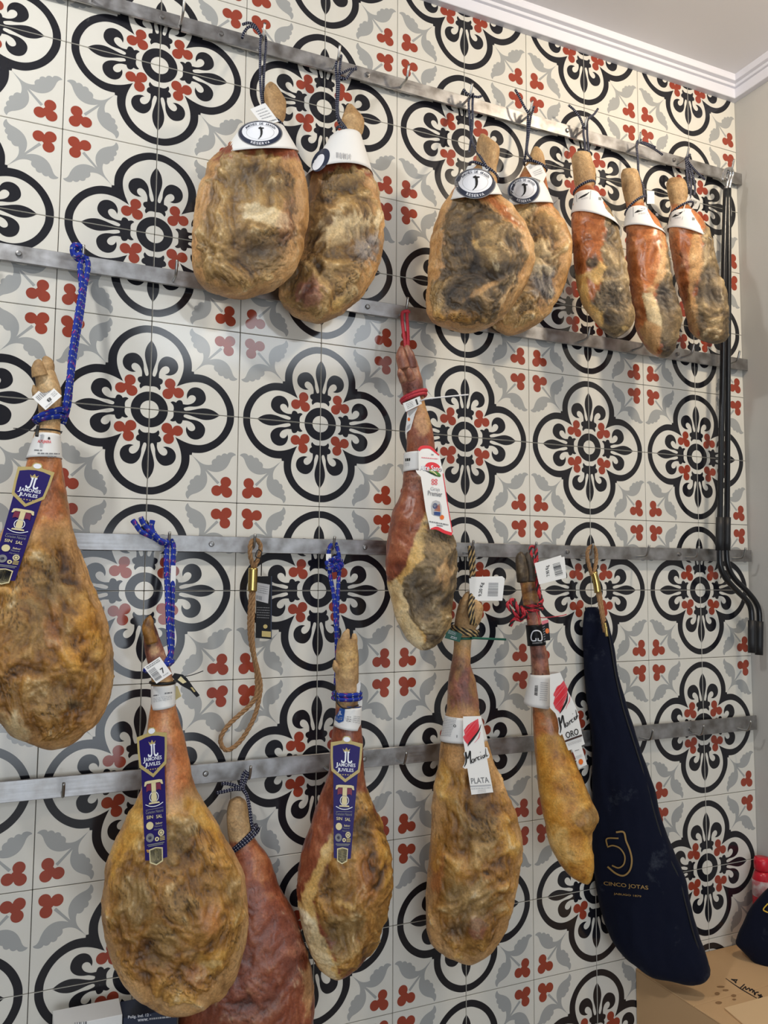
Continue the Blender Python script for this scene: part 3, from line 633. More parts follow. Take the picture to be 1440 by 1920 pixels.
ham('h10', 'largest golden ham with a purple strip label, tagged with the number 7', [
    (1170, 270, 290), (1180, 268, 294), (1200, 269, 301), (1223, 272, 309), (1250, 279, 318), (1275, 284, 325), (1300, 285, 328), (1323, 283, 330), (1340, 280, 334), (1380, 275, 345), (1420, 272, 354), (1467, 268, 364),
    (1500, 257, 378), (1533, 238, 400), (1580, 216, 427), (1617, 200, 447), (1663, 191, 460), (1710, 188, 465), (1757, 197, 462), (1800, 212, 453), (1840, 234, 437), (1870, 261, 410), (1888, 288, 378), (1898, 312, 345)],
    0.17, 20, 'rim', [
    (P_, 'purple', [(255, 1150), (330, 1150), (330, 1270), (265, 1270)], 10, 6), (B_, 'bone', 285, 1200, 14, 30, 0, 0.6), (P_, 'orange', [(260, 1300), (345, 1300), (372, 1470), (320, 1500), (250, 1490)], 30, 14),
    (P_, 'goldbrown', [(310, 1530), (360, 1520), (410, 1560), (438, 1620), (450, 1680), (450, 1750), (430, 1820), (390, 1865), (320, 1880), (265, 1855), (225, 1800), (205, 1740), (205, 1670), (225, 1610), (260, 1560)], 8, 12),
    (P_, 'gold', [(255, 1500), (275, 1500), (270, 1560), (225, 1620), (205, 1660), (198, 1640), (225, 1570)], 8, 6), (P_, 'gold', [(350, 1490), (385, 1515), (425, 1585), (415, 1590), (370, 1540), (345, 1520)], 8, 6),
    (B_, 'olive', 335, 1580, 34, 46, 0, 0.7), (B_, 'olive', 250, 1690, 34, 40, 0, 0.6), (B_, 'tan', 330, 1700, 36, 34, 0, 0.6), (B_, 'olive', 300, 1780, 40, 46, 20, 0.6), (B_, 'dark', 360, 1790, 24, 12, 30, 0.4), (B_, 'olive', 440, 1680, 14, 30, 0, 0.5),
    (B_, 'gold', 400, 1800, 30, 22, 0, 0.5), (B_, 'orange', 395, 1720, 22, 30, 0, 0.4), (B_, 'fat', 400, 1808, 26, 6, -10, 0.8), (B_, 'purple', 365, 1830, 20, 20, 0, 0.4)],
    [(330, 1600, 36, -0.008), (330, 1700, 36, 0.008), (290, 1780, 40, -0.010), (390, 1740, 26, 0.008), (385, 1815, 24, -0.010), (250, 1690, 30, -0.006), (400, 1808, 14, 0.006)], name='whole_cured_ham')
ham('h11', 'whole ham with red-brown side, purple strip label and a split trotter', [
    (1198, 634, 668), (1213, 631, 671), (1237, 629, 673), (1263, 629, 673), (1290, 630, 672), (1320, 629, 671), (1345, 628, 675), (1373, 623, 679), (1397, 620, 681), (1440, 617, 682), (1477, 607, 687), (1513, 593, 703), (1557, 577, 722),
    (1597, 563, 731), (1647, 558, 735), (1697, 560, 730), (1737, 567, 719), (1777, 577, 701), (1807, 593, 676), (1824, 612, 655), (1832, 625, 640)],
    0.13, 21, 'red', [
    (P_, 'bone', [(615, 1170), (690, 1170), (690, 1325), (615, 1325)], 8, 4), (B_, 'fat', 652, 1230, 18, 30, 0, 0.5),
    (P_, 'goldbrown', [(655, 1498), (690, 1490), (745, 1590), (745, 1700), (700, 1800), (640, 1836), (630, 1790), (600, 1740), (585, 1690), (600, 1640), (630, 1580)], 6, 8),
    (P_, 'fat', [(625, 1550), (632, 1590), (604, 1640), (588, 1690), (600, 1745), (622, 1790), (640, 1838), (600, 1830), (568, 1770), (556, 1700), (575, 1660), (600, 1610)], 5, 5), (P_, 'pale', [(562, 1700), (590, 1720), (610, 1770), (630, 1835), (600, 1822), (572, 1770)], 6, 5),
    (B_, 'olive', 680, 1560, 18, 30, 0, 0.6), (B_, 'dark', 682, 1540, 8, 12, 0, 0.6), (B_, 'olive', 630, 1660, 34, 30, -40, 0.5), (B_, 'olive', 640, 1750, 44, 40, 0, 0.7), (B_, 'gold', 715, 1600, 10, 60, -10, 0.6), (B_, 'fat', 648, 1695, 18, 6, 20, 0.8), (B_, 'orange', 690, 1640, 20, 40, 0, 0.4)],
    [(640, 1755, 34, -0.010), (660, 1700, 24, 0.008), (680, 1580, 24, -0.005), (700, 1650, 24, 0.005)], k=0.24, name='whole_cured_ham')
ham('h12', 'brown whole ham with PLATA on its white label', [
    (1124, 863, 897), (1140, 857, 906), (1160, 853, 903), (1180, 851, 892), (1207, 851, 883), (1240, 847, 882), (1280, 840, 893), (1337, 837, 900), (1390, 827, 914), (1447, 820, 932), (1480, 813, 948), (1510, 810, 962),
    (1547, 808, 975), (1580, 806, 980), (1613, 803, 978), (1653, 800, 972), (1700, 798, 963), (1730, 799, 955), (1760, 806, 940), (1783, 826, 922), (1797, 855, 902), (1804, 872, 890)],
    0.125, 22, 'rim', [
    (P_, 'bone', [(840, 1110), (920, 1110), (915, 1210), (840, 1210)], 6, 4), (P_, 'purple', [(845, 1232), (895, 1232), (905, 1330), (832, 1330)], 34, 22), (B_, 'dark', 850, 1390, 24, 12, 0, 0.6),
    (P_, 'goldbrown', [(840, 1440), (920, 1450), (965, 1540), (970, 1620), (955, 1700), (930, 1770), (880, 1795), (830, 1775), (812, 1700), (820, 1600), (835, 1500)], 10, 12),
    (B_, 'olive', 900, 1560, 36, 70, 0, 0.6), (B_, 'gold', 830, 1460, 12, 40, 0, 0.6), (B_, 'orange', 818, 1640, 12, 50, 0, 0.6), (B_, 'gold', 816, 1610, 9, 30, 0, 0.5), (B_, 'olive', 880, 1690, 50, 40, 0, 0.7), (B_, 'dark', 855, 1745, 24, 20, 0, 0.6),
    (B_, 'purple', 893, 1742, 18, 15, 0, 0.7), (B_, 'dark', 888, 1735, 22, 6, 0, 0.5), (B_, 'gold', 950, 1570, 14, 40, -10, 0.4)],
    [(893, 1745, 20, 0.012), (905, 1600, 40, -0.008), (850, 1560, 14, 0.005), (855, 1750, 18, -0.006), (890, 1700, 40, -0.006)], amt=0.9, name='whole_cured_ham')
ham('h13', 'narrow golden ham with ORO on its white label, beside the navy cover', [
    (1066, 969, 1003), (1080, 971, 1004), (1100, 977, 1007), (1130, 980, 1010), (1160, 987, 1014), (1200, 992, 1020), (1230, 995, 1027), (1263, 997, 1031), (1300, 997, 1038), (1330, 998, 1046), (1387, 1001, 1062), (1430, 1005, 1080),
    (1460, 1008, 1093), (1497, 1012, 1107), (1520, 1016, 1118), (1532, 1019, 1122), (1545, 1022, 1117), (1560, 1025, 1109), (1580, 1030, 1108), (1605, 1042, 1113), (1625, 1054, 1114), (1640, 1068, 1112), (1651, 1086, 1108), (1656, 1097, 1104)],
    0.135, 23, 'gold', [
    (P_, 'purple', [(960, 1030), (1040, 1030), (1040, 1290), (970, 1290)], 24, 14), (B_, 'goldbrown', 992, 1110, 16, 30, 0, 0.6), (P_, 'orange', [(990, 1310), (1050, 1310), (1062, 1370), (1000, 1380)], 10, 8), (B_, 'dark', 1025, 1330, 18, 16, 0, 0.6),
    (P_, 'goldbrown', [(1096, 1470), (1108, 1510), (1085, 1525), (1076, 1545), (1100, 1570), (1112, 1600), (1140, 1560), (1130, 1500)], 4, 5), (B_, 'olive', 1108, 1530, 12, 14, 0, 0.6), (B_, 'fat', 1050, 1580, 20, 40, -20, 0.5), (B_, 'gold', 1080, 1640, 20, 12, 0, 0.5)],
    [(1090, 1535, 10, -0.006), (1040, 1450, 26, 0.004)], amt=0.6, k=0.25, name='whole_cured_ham')
# ------------------------------------------------------------------ paper, print and cord
PAPER = mat('white_paper', (236, 235, 232), 0.55, spec=0.3); PAPER2 = mat('cream_paper', (226, 220, 200), 0.6, spec=0.3)
INK = mat('black_ink', (28, 27, 28), 0.5); NAVY = mat('navy_print', (32, 42, 66), 0.4); GREYINK = mat('grey_ink', (128, 128, 130), 0.5)
PALEINK = mat('pale_grey_ink', (184, 184, 186), 0.5); REDINK = mat('red_ink', (222, 44, 58), 0.45); PINK = mat('pink_ink', (226, 120, 130), 0.5)
PURPLE = mat('purple_card', (30, 14, 96), 0.42, spec=0.3); GOLDP = mat('gold_print', (186, 166, 104), 0.38); CREAMP = mat('cream_print', (222, 208, 160), 0.45)
WHITEP = mat('white_print', (238, 240, 246), 0.45); CRIMSON = mat('crimson_print', (120, 28, 62), 0.45); ORANGEP = mat('orange_print', (232, 112, 36), 0.45)
GREENP = mat('green_print', (74, 132, 52), 0.45); BLUEP = mat('blue_print', (34, 84, 160), 0.45); BLACKP = mat('black_card', (17, 16, 20), 0.5, spec=0.25)
_gl = {}
def glyphs(txt):
    """flat lettering mesh of the built-in font, scaled to unit capital height"""
    if txt in _gl: return _gl[txt]
    cu = bpy.data.curves.new('lettering', 'FONT'); cu.body = txt; cu.resolution_u = 3; cu.offset = 0.012
    ob = bpy.data.objects.new('lettering', cu); col.objects.link(ob)
    me = ob.to_mesh(); v = np.array([p.co[:2] for p in me.vertices]).reshape(-1, 2); f = [tuple(p.vertices) for p in me.polygons]
    ob.to_mesh_clear(); bpy.data.objects.remove(ob); bpy.data.curves.remove(cu)
    _gl[txt] = (v, f); return _gl[txt]
class Plane:
    """flat card lying through three seen points"""
    def __init__(s, a, b, c):
        s.P = np.array(a); n = np.cross(np.array(b)-s.P, np.array(c)-s.P); n /= np.linalg.norm(n)
        s.n = n if n @ (CAM-s.P) > 0 else -n
    def S(s, px, py, lift=0.0): return hit(np.asarray(px, float), np.asarray(py, float), s.P+s.n*lift, s.n)
def on(sol, *pts):
    """card plane through pixels (x, y, metres in front of the ham surface)"""
    return Plane(*[sol.S(np.array(x, float), np.array(y, float), l) for x, y, l in pts])
def wallplane(d, px, py, tilt=0.0):
    P = bp(px, py, d); a = bp(px+50, py, d+tilt); b = bp(px, py+50, d); return Plane(P, a, b)
def Q(tl_, tr_, br_, bl_, org=(0, 0), sc=1.0):
    c = [np.array(org)+np.array(p, float)/sc for p in (tl_, tr_, br_, bl_)]
    def f(u, v):
        u = np.asarray(u, float)[..., None]; v = np.asarray(v, float)[..., None]
        return (c[0]*(1-u)+c[1]*u)*(1-v)+(c[3]*(1-u)+c[2]*u)*v
    return f
def crop(org, sc): return lambda pts: [(org[0]+x/sc, org[1]+y/sc) for x, y in pts]
class Print:
    """printed shapes that lie on a surface S(px, py, lift)"""
    def __init__(s, S, lift=0.0004, step=0.00004, cap=14): s.S = S; s.mb = MB(); s.lift = lift; s.mats = []; s.k = 0; s.step = step; s.cap = cap
    def mi(s, m):
        if m not in s.mats: s.mats.append(m)
        return s.mats.index(m)
    def put(s, pts, faces, m):
        pts = np.asarray(pts, float); s.k += 1
        s.mb.add(s.S(pts[:, 0], pts[:, 1], s.lift+s.step*min(s.k, s.cap)), faces, s.mi(m)); return s
    def poly(s, pts, m): return s.put(pts, poly_faces(pts), m)
    def rect(s, q, u0, v0, u1, v1, m): return s.put(q([u0, u1, u1, u0], [v0, v0, v1, v1]), [(0, 1, 2, 3)], m)
    def text(s, txt, q, u0, v0, u1, v1, m, rot=0, shear=0.0):
        v, f = glyphs(txt)
        if len(v) == 0: return s
        a = (v-v.min(0))/(np.ptp(v, axis=0)+1e-9); a[:, 0] += shear*(a[:, 1]-0.5)
        x, y = a[:, 0], 1-a[:, 1]
        if rot == 90: x, y = y, 1-x                 # reads upwards
        if rot == 270: x, y = 1-y, x
        if rot == 180: x, y = 1-x, 1-y
        return s.put(q(u0+(u1-u0)*x, v0+(v1-v0)*y), f, m)
    def lines(s, q, u0, v0, u1, v1, n, m, seed=1, fill=0.45):
        r = random.Random(seed)
        for i in range(n):
            a = v0+(v1-v0)*i/n; b = a+(v1-v0)/n*fill; x = u0
            while x < u1-0.01:
                w = r.uniform(0.05, 0.16); s.rect(q, x, a, min(x+w, u1), b, m); x += w+0.025
        return s
    def bars(s, q, u0, v0, u1, v1, m, n=16, seed=2, horiz=False):
        r = random.Random(seed); e = [r.uniform(0.4, 1.6) for _ in range(2*n)]; t = sum(e); x = 0
        for i, w in enumerate(e):
            a, b = x/t, (x+w)/t; x += w
            if i % 2 == 0:
                if horiz: s.rect(q, u0, v0+(v1-v0)*a, u1, v0+(v1-v0)*b, m)
                else: s.rect(q, u0+(u1-u0)*a, v0, u0+(u1-u0)*b, v1, m)
        return s
    def oval(s, cx, cy, rx, ry, m, r0=0.0, rot=0.0, n=48, rings=7):
        pts = []; f = []; ca, sa = math.cos(rot), math.sin(rot)
        for k in range(rings+1):
            t = r0+(1-r0)*k/rings
            for i in range(n):
                a = 2*math.pi*i/n; x, y = rx*t*math.cos(a), ry*t*math.sin(a); pts.append((cx+x*ca-y*sa, cy+x*sa+y*ca))
        for k in range(rings):
            for i in range(n):
                j = (i+1) % n; f.append((k*n+i, k*n+j, (k+1)*n+j, (k+1)*n+i))
        return s.put(pts, f, m)
    def arc_text(s, txt, cx, cy, rx, ry, a0, a1, h, m, inward=False, rot=0.0):
        n = len(txt)
        for i, ch in enumerate(txt):
            if ch == ' ': continue
            t = math.radians(a0+(a1-a0)*(i+0.5)/n); v, f = glyphs(ch); w = abs(math.radians(a1-a0))/n*rx*0.8
            g = (v-v.min(0))/(np.ptp(v, axis=0)+1e-9)-0.5; up = np.array([math.cos(t)*ry, math.sin(t)*rx]); up /= np.linalg.norm(up)
            if inward: up = -up
            rtv = np.array([-up[1], up[0]]); c = np.array([cx+rx*math.cos(t), cy+ry*math.sin(t)])
            s.put(c+g[:, :1]*w*rtv+g[:, 1:]*h*up, f, m)
        return s
    def stroke(s, pts, w, m, n=5):
        P = crom(pts, n); t = np.gradient(P, axis=0); t /= np.linalg.norm(t, axis=1)[:, None]+1e-9; nn = np.stack([-t[:, 1], t[:, 0]], 1)
        w = np.interp(np.linspace(0, 1, len(P)), np.linspace(0, 1, len(np.atleast_1d(w))), np.atleast_1d(w))[:, None]/2
        k = len(P); return s.put(np.concatenate([P+nn*w, P-nn*w]), [(i, i+1, k+i+1, k+i) for i in range(k-1)], m)
    def build(s, parent, name='printing', label=None): return s.mb.build(name, s.mats, parent, label=label)
def card(name, pts, S, m, parent, th=0.0006, label=None, back=None):
    pts = np.asarray(pts, float); k = len(pts); a = S(pts[:, 0], pts[:, 1], 0.0); b = S(pts[:, 0], pts[:, 1], -th); f = poly_faces(pts)
    mb = MB(); mb.add(np.concatenate([a, b]), [tuple(x) for x in f]+[tuple(i+k for i in x)[::-1] for x in f]+[(i, (i+1) % k, k+(i+1) % k, k+i) for i in range(k)])
    return mb.build(name, m, parent, label=label)
class Band:
    """paper band round a shank, from four seen corners; opens like a cone"""
    def __init__(s, sol, TL, TR, BR, BL, t=None, n=2.0, rows=10, grow=0.005, drop=(0.0, 0.0)):
        s.drop = np.linspace(drop[0], drop[1], rows)
        s.sol = sol; f = lambda y, a: np.interp(y, sol.ys, a); u = np.linspace(0, 1, rows)[:, None]
        oy = [f(p[1], sol.off) for p in (TL, TR, BR, BL)]
        c = [sol.loc2(np.array(p[0], float), np.array(p[1], float), o) for p, o in zip((TL, TR, BR, BL), oy)]
        L = c[0]*(1-u)+c[3]*u; Rr = c[1]*(1-u)+c[2]*u; s.L, s.R = L, Rr
        s.Xc = (L[:, 0]+Rr[:, 0])/2; s.hw = (Rr[:, 0]-L[:, 0])/2; s.n = n
        ym = np.linspace((TL[1]+TR[1])/2, (BL[1]+BR[1])/2, rows); s.off = f(ym, sol.off)
        tt = np.maximum(sol.k*s.hw**sol.e, f(ym, sol.t)*1.03)+grow; s.t = tt if t is None else np.linspace(t[0], t[1], rows)
    def sec(s, th):
        c, q = np.cos(th), np.sin(th); p = 2.0/s.n; return np.sign(c)*np.abs(c)**p, np.sign(q)*np.abs(q)**p
    def grid(s, n=56, inset=0.0):
        th = np.arange(n)*2*math.pi/n; c, q = s.sec(th); h = s.hw-inset; t = s.t-inset
        X = s.Xc[:, None]+h[:, None]*c; Z = s.L[:, 1:]+(s.R-s.L)[:, 1:]*(c+1)/2-s.drop[:, None]*np.maximum(q, 0); Y = -t[:, None]*q*np.where(q < 0, 0.9, 1)+s.off[:, None]
        return s.sol.w(X, Y, Z)
    def front(s, X, Z):
        X = np.asarray(X, float); out = []; w = np.zeros(X.shape)
        for _ in range(6):
            k = w*(len(s.hw)-1); g = lambda a: np.interp(k, np.arange(len(a)), a)
            c = np.clip((X-g(s.Xc))/g(s.hw), -0.99, 0.99); sq = np.sqrt(1-c*c); e0 = s.L[0, 1]+(s.R[0, 1]-s.L[0, 1])*(c+1)/2-s.drop[0]*sq; e1 = s.L[-1, 1]+(s.R[-1, 1]-s.L[-1, 1])*(c+1)/2-s.drop[-1]*sq
            w = np.clip((e0-Z)/(e0-e1), 0, 1)
        k = w*(len(s.hw)-1); return -g(s.t)*(1-np.abs(c)**s.n)**(1/s.n)+g(s.off)
    def S(s, px, py, lift=0.0):
        px = np.asarray(px, float); py = np.asarray(py, float); y = np.full(px.shape, -0.03)
        for _ in range(9):
            q = s.sol.loc2(px, py, y); y = 0.5*y+0.5*(s.front(q[..., 0], q[..., 1])-lift)
        q = s.sol.loc2(px, py, y); return s.sol.w(q[..., 0], y, q[..., 1])
    def build(s, name, m, parent, label=None, inner=None, n=56):
        A = s.grid(n); B = s.grid(n, 0.0007); r = len(A); f = []; N = r*n
        for i in range(r-1):
            for j in range(n):
                k = (j+1) % n; f.append((i*n+j, i*n+k, (i+1)*n+k, (i+1)*n+j)); f.append((N+i*n+j, N+(i+1)*n+j, N+(i+1)*n+k, N+i*n+k))
        for j in range(n):
            k = (j+1) % n; f.append((j, N+j, N+k, k)); b = (r-1)*n; f.append((b+j, b+k, N+b+k, N+b+j))
        return mesh_obj(name, np.concatenate([A.reshape(-1, 3), B.reshape(-1, 3)]), f, m, parent, smooth=True, label=label)
# ------------------------------------------------------------------ cords
def cord_mat(name, base, fleck, fleck2=None, freq=150.0, thr=0.35, rough=0.7):
    """woven cord: flecks on a helical weave, from the tube's length and angle"""
    m = mat(name, base, rough, spec=0.3); nt = m.node_tree; b = nt.nodes['Principled BSDF']; L = nt.links.new
    uv = nt.nodes.new('ShaderNodeUVMap'); sp = nt.nodes.new('ShaderNodeSeparateXYZ'); L(uv.outputs[0], sp.inputs[0])
    def mth(op, a, bb):
        n = nt.nodes.new('ShaderNodeMath'); n.operation = op
        for i, x in enumerate((a, bb)):
            if x is None: continue
            if isinstance(x, (int, float)): n.inputs[i].default_value = x
            else: L(x, n.inputs[i])
        return n.outputs[0]
    u = mth('MULTIPLY', sp.outputs[0], freq*2*math.pi); v = mth('MULTIPLY', sp.outputs[1], 2*math.pi*3)
    s1 = mth('SINE', mth('ADD', u, v), None); s2 = mth('SINE', mth('SUBTRACT', u, v), None)
    w = mth('MULTIPLY', s1, s2); g = mth('GREATER_THAN', w, thr)
    mx = nt.nodes.new('ShaderNodeMix'); mx.data_type = 'RGBA'; mx.inputs['A'].default_value = (*lin(base), 1); mx.inputs['B'].default_value = (*lin(fleck), 1); L(g, mx.inputs['Factor'])
    out = mx.outputs['Result']
    if fleck2 is not None:
        g2 = mth('LESS_THAN', mth('MULTIPLY', mth('SINE', mth('MULTIPLY', u, 0.43), None), s2), -0.90)
        m2 = nt.nodes.new('ShaderNodeMix'); m2.data_type = 'RGBA'; m2.inputs['B'].default_value = (*lin(fleck2), 1); L(out, m2.inputs['A']); L(g2, m2.inputs['Factor']); out = m2.outputs['Result']
    L(out, b.inputs['Base Color'])
    bm = nt.nodes.new('ShaderNodeBump'); bm.inputs['Strength'].default_value = 0.6; bm.inputs['Distance'].default_value = 0.001; L(w, bm.inputs['Height']); L(bm.outputs[0], b.inputs['Normal'])
    return m
NAVYCORD = cord_mat('navy_white_cord', (24, 27, 52), (200, 202, 212), None, 90.0, 0.66)
BLUECORD = cord_mat('blue_flecked_rope', (22, 48, 150), (222, 224, 160), (196, 50, 92), 34.0, 0.86)
REDCORD = mat('red_cord', (166, 32, 48), 0.6, noise=(400, (200, 60, 72), 0.2))
HEMP = mat('hemp_strand', (172, 136, 98), 0.8, spec=0.2, noise=(260, (140, 104, 70), 0.25), bump=(900, 0.5))
GOLDCORD = mat('gold_strand', (186, 160, 112), 0.6, noise=(300, (160, 132, 84), 0.2)); BLACKCORD = mat('black_strand', (34, 30, 28), 0.7); REDSTRAND = mat('red_strand', (196, 34, 50), 0.5, noise=(300, (150, 24, 40), 0.2))
BRASS = mat('brass', (196, 170, 104), 0.25, metal=1.0)
def path(pts, n=8):
    """smooth path through (px, py, distance from wall)"""
    return crom([bp(np.array(float(x)), np.array(float(y)), d) for x, y, d in pts], n)
def cord(name, parent, paths, r, m, n=10, label=None):
    mb = MB()
    for p in paths: mb.tube(p, r, n)
    return mb.build(name, m, parent, smooth=True, uv=True, label=label)
def twisted(name, parent, paths, r, mats, k=3, pitch=7.0, label=None):
    mb = MB()
    for p in paths: strands(mb, p, r, k, pitch, 7, tuple(range(len(mats))))
    return mb.build(name, list(mats), parent, smooth=True, label=label)
def ring(sol, y, lift=0.003, tilt=0.0, turns=1, rise=0.0, n=48, a0=0.0):
    """loop of cord round a shank at pixel row y; tilt drops the right side (metres)"""
    f = lambda a: np.interp(y, sol.ys, a); th = np.linspace(0, 2*math.pi*turns, int(n*turns)+1)+a0; c, q = np.cos(th), np.sin(th)
    X = f(sol.Xc)+(f(sol.hw)+lift)*c; Y = -(f(sol.t)+lift)*q+f(sol.off); Z = f(sol.Zc)-tilt*c+rise*(th-a0)/(2*math.pi)
    return sol.w(X, Y, Z)
# ------------------------------------------------------------------ collars and cords of the hams on the top bar
def emblem(pr, cx, cy, rx, ry, rot=0.0):
    pr.oval(cx, cy, rx+2, ry+1.6, GREYINK, rot=rot); pr.oval(cx, cy, rx, ry, NAVY, rot=rot); pr.oval(cx, cy-0.15*ry, rx*0.86, ry*0.80, WHITEP, rot=rot)
    pr.oval(cx, cy-0.08*ry, rx*0.66, ry*0.60, PALEINK, 0.97, rot=rot, rings=1)
    pr.arc_text('JAMONES DE ARAGON', cx, cy-0.12*ry, rx*0.76, ry*0.70, 204, 336, ry*0.18, NAVY)
    pr.arc_text('RESERVA', cx, cy, rx*0.80, ry*0.84, 124, 56, ry*0.2, WHITEP, inward=True)
    k = ry/29.0                                     # little leg standing for a J
    pts = [(-4, -13), (2, -16), (1.5, -13.5), (8, -13), (8, -10.5), (4.4, -10), (5.2, -3), (4.6, 4), (2.2, 10), (-3.2, 15.5), (-5.6, 16), (-1.8, 11.5), (0.2, 6), (0.4, -2), (-0.6, -9.5), (-4, -10)]
    pr.poly([(cx+x*k*1.1, cy-0.06*ry+y*k*0.95) for x, y in pts], INK)
def leaf_logo(pr, q):
    pr.rect(q, 0.0, 0.0, 1.0, 0.04, GREYINK); pr.rect(q, 0, 0.96, 1, 1, GREYINK); pr.rect(q, 0, 0, 0.03, 1, GREYINK); pr.rect(q, 0.97, 0, 1, 1, GREYINK)
    u = [0.08, 0.3, 0.55, 0.92, 0.8, 0.62, 0.35, 0.18]; v = [0.62, 0.38, 0.26, 0.12, 0.34, 0.5, 0.6, 0.62]
    pr.poly(q(u, v), INK); pr.lines(q, 0.35, 0.68, 0.85, 0.86, 2, PALEINK, 5)
def tagsheet(name, pts, S, parent, label=None): return card(name, pts, S, PAPER, parent, label=label)
def hock_cord(key, rings, lines, tails=(), r=0.0032, m=NAVYCORD, name='hanging_cord'):
    root, sol = HAMS[key]; return cord(name, root, [ring(sol, *a) for a in rings]+[path(p) for p in lines]+[path(p) for p in tails], r, m)

root, sol = HAMS['h1']; o1 = crop((400, 0), 4.5)
b = Band(sol, (449, 244), (534, 241), (560, 284), (416, 290), drop=(0.010, 0.030), t=(0.050, 0.076)); c = b.build('paper_collar', PAPER, root, label='white paper collar with a navy oval emblem')
pr = Print(b.S, 0.0006, 0.0004, 5); emblem(pr, 488, 250, 40, 22.5); pr.build(c)
pl = on(sol, (475, 205, 0.004), (510, 205, 0.004), (500, 233, 0.016)); pts = o1([(310, 920), (438, 868), (553, 1025), (420, 1062)])
c = tagsheet('price_tag', pts, pl.S, root); q = Q(*pts); pr = Print(pl.S); pr.lines(q, 0.2, 0.2, 0.85, 0.75, 4, PALEINK, 3, 0.3); pr.lines(q, 0.5, 0.84, 0.95, 0.93, 1, GREYINK, 4, 0.6); pr.build(c)
hock_cord('h1', [(232, 0.003, 0.008)], [[(497, 70, 0.055), (489, 72, 0.06), (488, 110, 0.075), (488, 150, 0.09), (491, 188, 0.105), (500, 225, 0.12)], [(497, 66, 0.05), (499, 82, 0.05), (496, 120, 0.07), (494, 160, 0.085), (497, 195, 0.1), (510, 228, 0.12)]],
          [[(489, 68, 0.06), (480, 54, 0.055), (468, 50, 0.05), (458, 60, 0.045), (454, 72, 0.042)], [(489, 66, 0.055), (478, 48, 0.05), (466, 43, 0.05), (455, 46, 0.05)]])

root, sol = HAMS['h2']
b = Band(sol, (616, 266), (678, 258), (700, 330), (570, 340), t=(0.046, 0.074)); c = b.build('paper_collar', PAPER, root, label='white paper collar turned aside so the emblem shows at its edge')
pr = Print(b.S, 0.0006, 0.0005, 5); pr.oval(601, 300, 14, 24, NAVY, rot=0.55); pr.oval(597, 304, 8, 17, WHITEP, rot=0.55)
q = Q((630, 285), (660, 289), (658, 298), (630, 295)); pr.bars(q, 0, 0, 1, 1, PALEINK, 9, 4); pr.build(c)
pl = on(sol, (615, 262, 0.010), (660, 262, 0.010), (640, 245, 0.004)); pts = o1([(955, 1222), (985, 1150), (1050, 1098), (1165, 1180), (1205, 1260), (1060, 1240)])
c = tagsheet('price_tag', pts, pl.S, root); q = Q(*o1([(985, 1160), (1060, 1110), (1150, 1190), (1000, 1225)])); pr = Print(pl.S); pr.lines(q, 0.1, 0.2, 0.9, 0.8, 4, PALEINK, 8, 0.3); pr.build(c)
hock_cord('h2', [(258, 0.003, 0.02)], [[(638, 106, 0.055), (630, 122, 0.05), (632, 160, 0.05), (631, 200, 0.055), (634, 225, 0.06), (645, 248, 0.05)], [(640, 104, 0.05), (637, 130, 0.06), (635, 170, 0.06), (634, 215, 0.075), (648, 240, 0.13), (664, 268, 0.14)]],
          [[(634, 140, 0.06), (644, 136, 0.065), (656, 130, 0.065), (669, 130, 0.065)], [(634, 144, 0.06), (648, 148, 0.065), (656, 138, 0.065), (668, 126, 0.06)]])

root, sol = HAMS['h3']; o2 = crop((800, 120), 4.5)
b = Band(sol, (862, 336), (924, 330), (942, 366), (838, 378), drop=(0.008, 0.030), t=(0.048, 0.076)); c = b.build('paper_collar', PAPER, root, label='white paper collar with a navy oval emblem')
pr = Print(b.S, 0.0006, 0.0004, 5); emblem(pr, 891, 344, 37, 27, -0.03); pr.build(c)
pl = on(sol, (872, 318, 0.004), (912, 318, 0.004), (892, 308, 0.002)); card('collar_tab', o2([(320, 918), (345, 862), (425, 845), (515, 855), (520, 900), (420, 910)]), pl.S, PAPER, root)
hock_cord('h3', [(322, 0.003, 0.02)], [[(886, 178, 0.055), (879, 190, 0.055), (881, 225, 0.07), (884, 258, 0.10), (892, 280, 0.17), (908, 306, 0.215), (917, 322, 0.215)], [(887, 176, 0.05), (886, 195, 0.06), (886, 230, 0.08), (884, 255, 0.10), (880, 285, 0.14)]],
          [[(884, 180, 0.06), (874, 174, 0.06), (869, 168, 0.055)], [(886, 180, 0.06), (896, 182, 0.06), (903, 180, 0.06)]])
root, sol = HAMS['h4']
b = Band(sol, (964, 346), (1020, 338), (1038, 382), (950, 390), drop=(0.006, 0.020), t=(0.040, 0.062)); c = b.build('paper_collar', PAPER, root, label='white paper collar with a navy oval emblem')
pr = Print(b.S, 0.0006, 0.0004, 5); emblem(pr, 982, 357, 29, 24, -0.12); pr.build(c)
pl = on(sol, (990, 312, 0.004), (1018, 318, 0.010), (1008, 336, 0.016)); pts = o2([(835, 865), (935, 785), (1012, 935), (985, 990), (890, 955)])
c = tagsheet('price_tag', pts, pl.S, root); q = Q(*o2([(845, 865), (935, 795), (1005, 940), (900, 965)])); pr = Print(pl.S); pr.bars(q, 0.1, 0.08, 0.9, 0.3, PALEINK, 9, 7); pr.lines(q, 0.2, 0.55, 0.9, 0.9, 3, PALEINK, 3, 0.35); pr.build(c)
hock_cord('h4', [(312, 0.003, 0.012)], [[(1002, 200, 0.055), (991, 212, 0.05), (989, 250, 0.05), (986, 285, 0.06), (982, 305, 0.05)], [(1000, 205, 0.055), (995, 220, 0.055), (991, 255, 0.055), (988, 284, 0.07), (996, 298, 0.12)]],
          [[(992, 214, 0.06), (983, 200, 0.06), (974, 182, 0.055), (966, 168, 0.05)]])

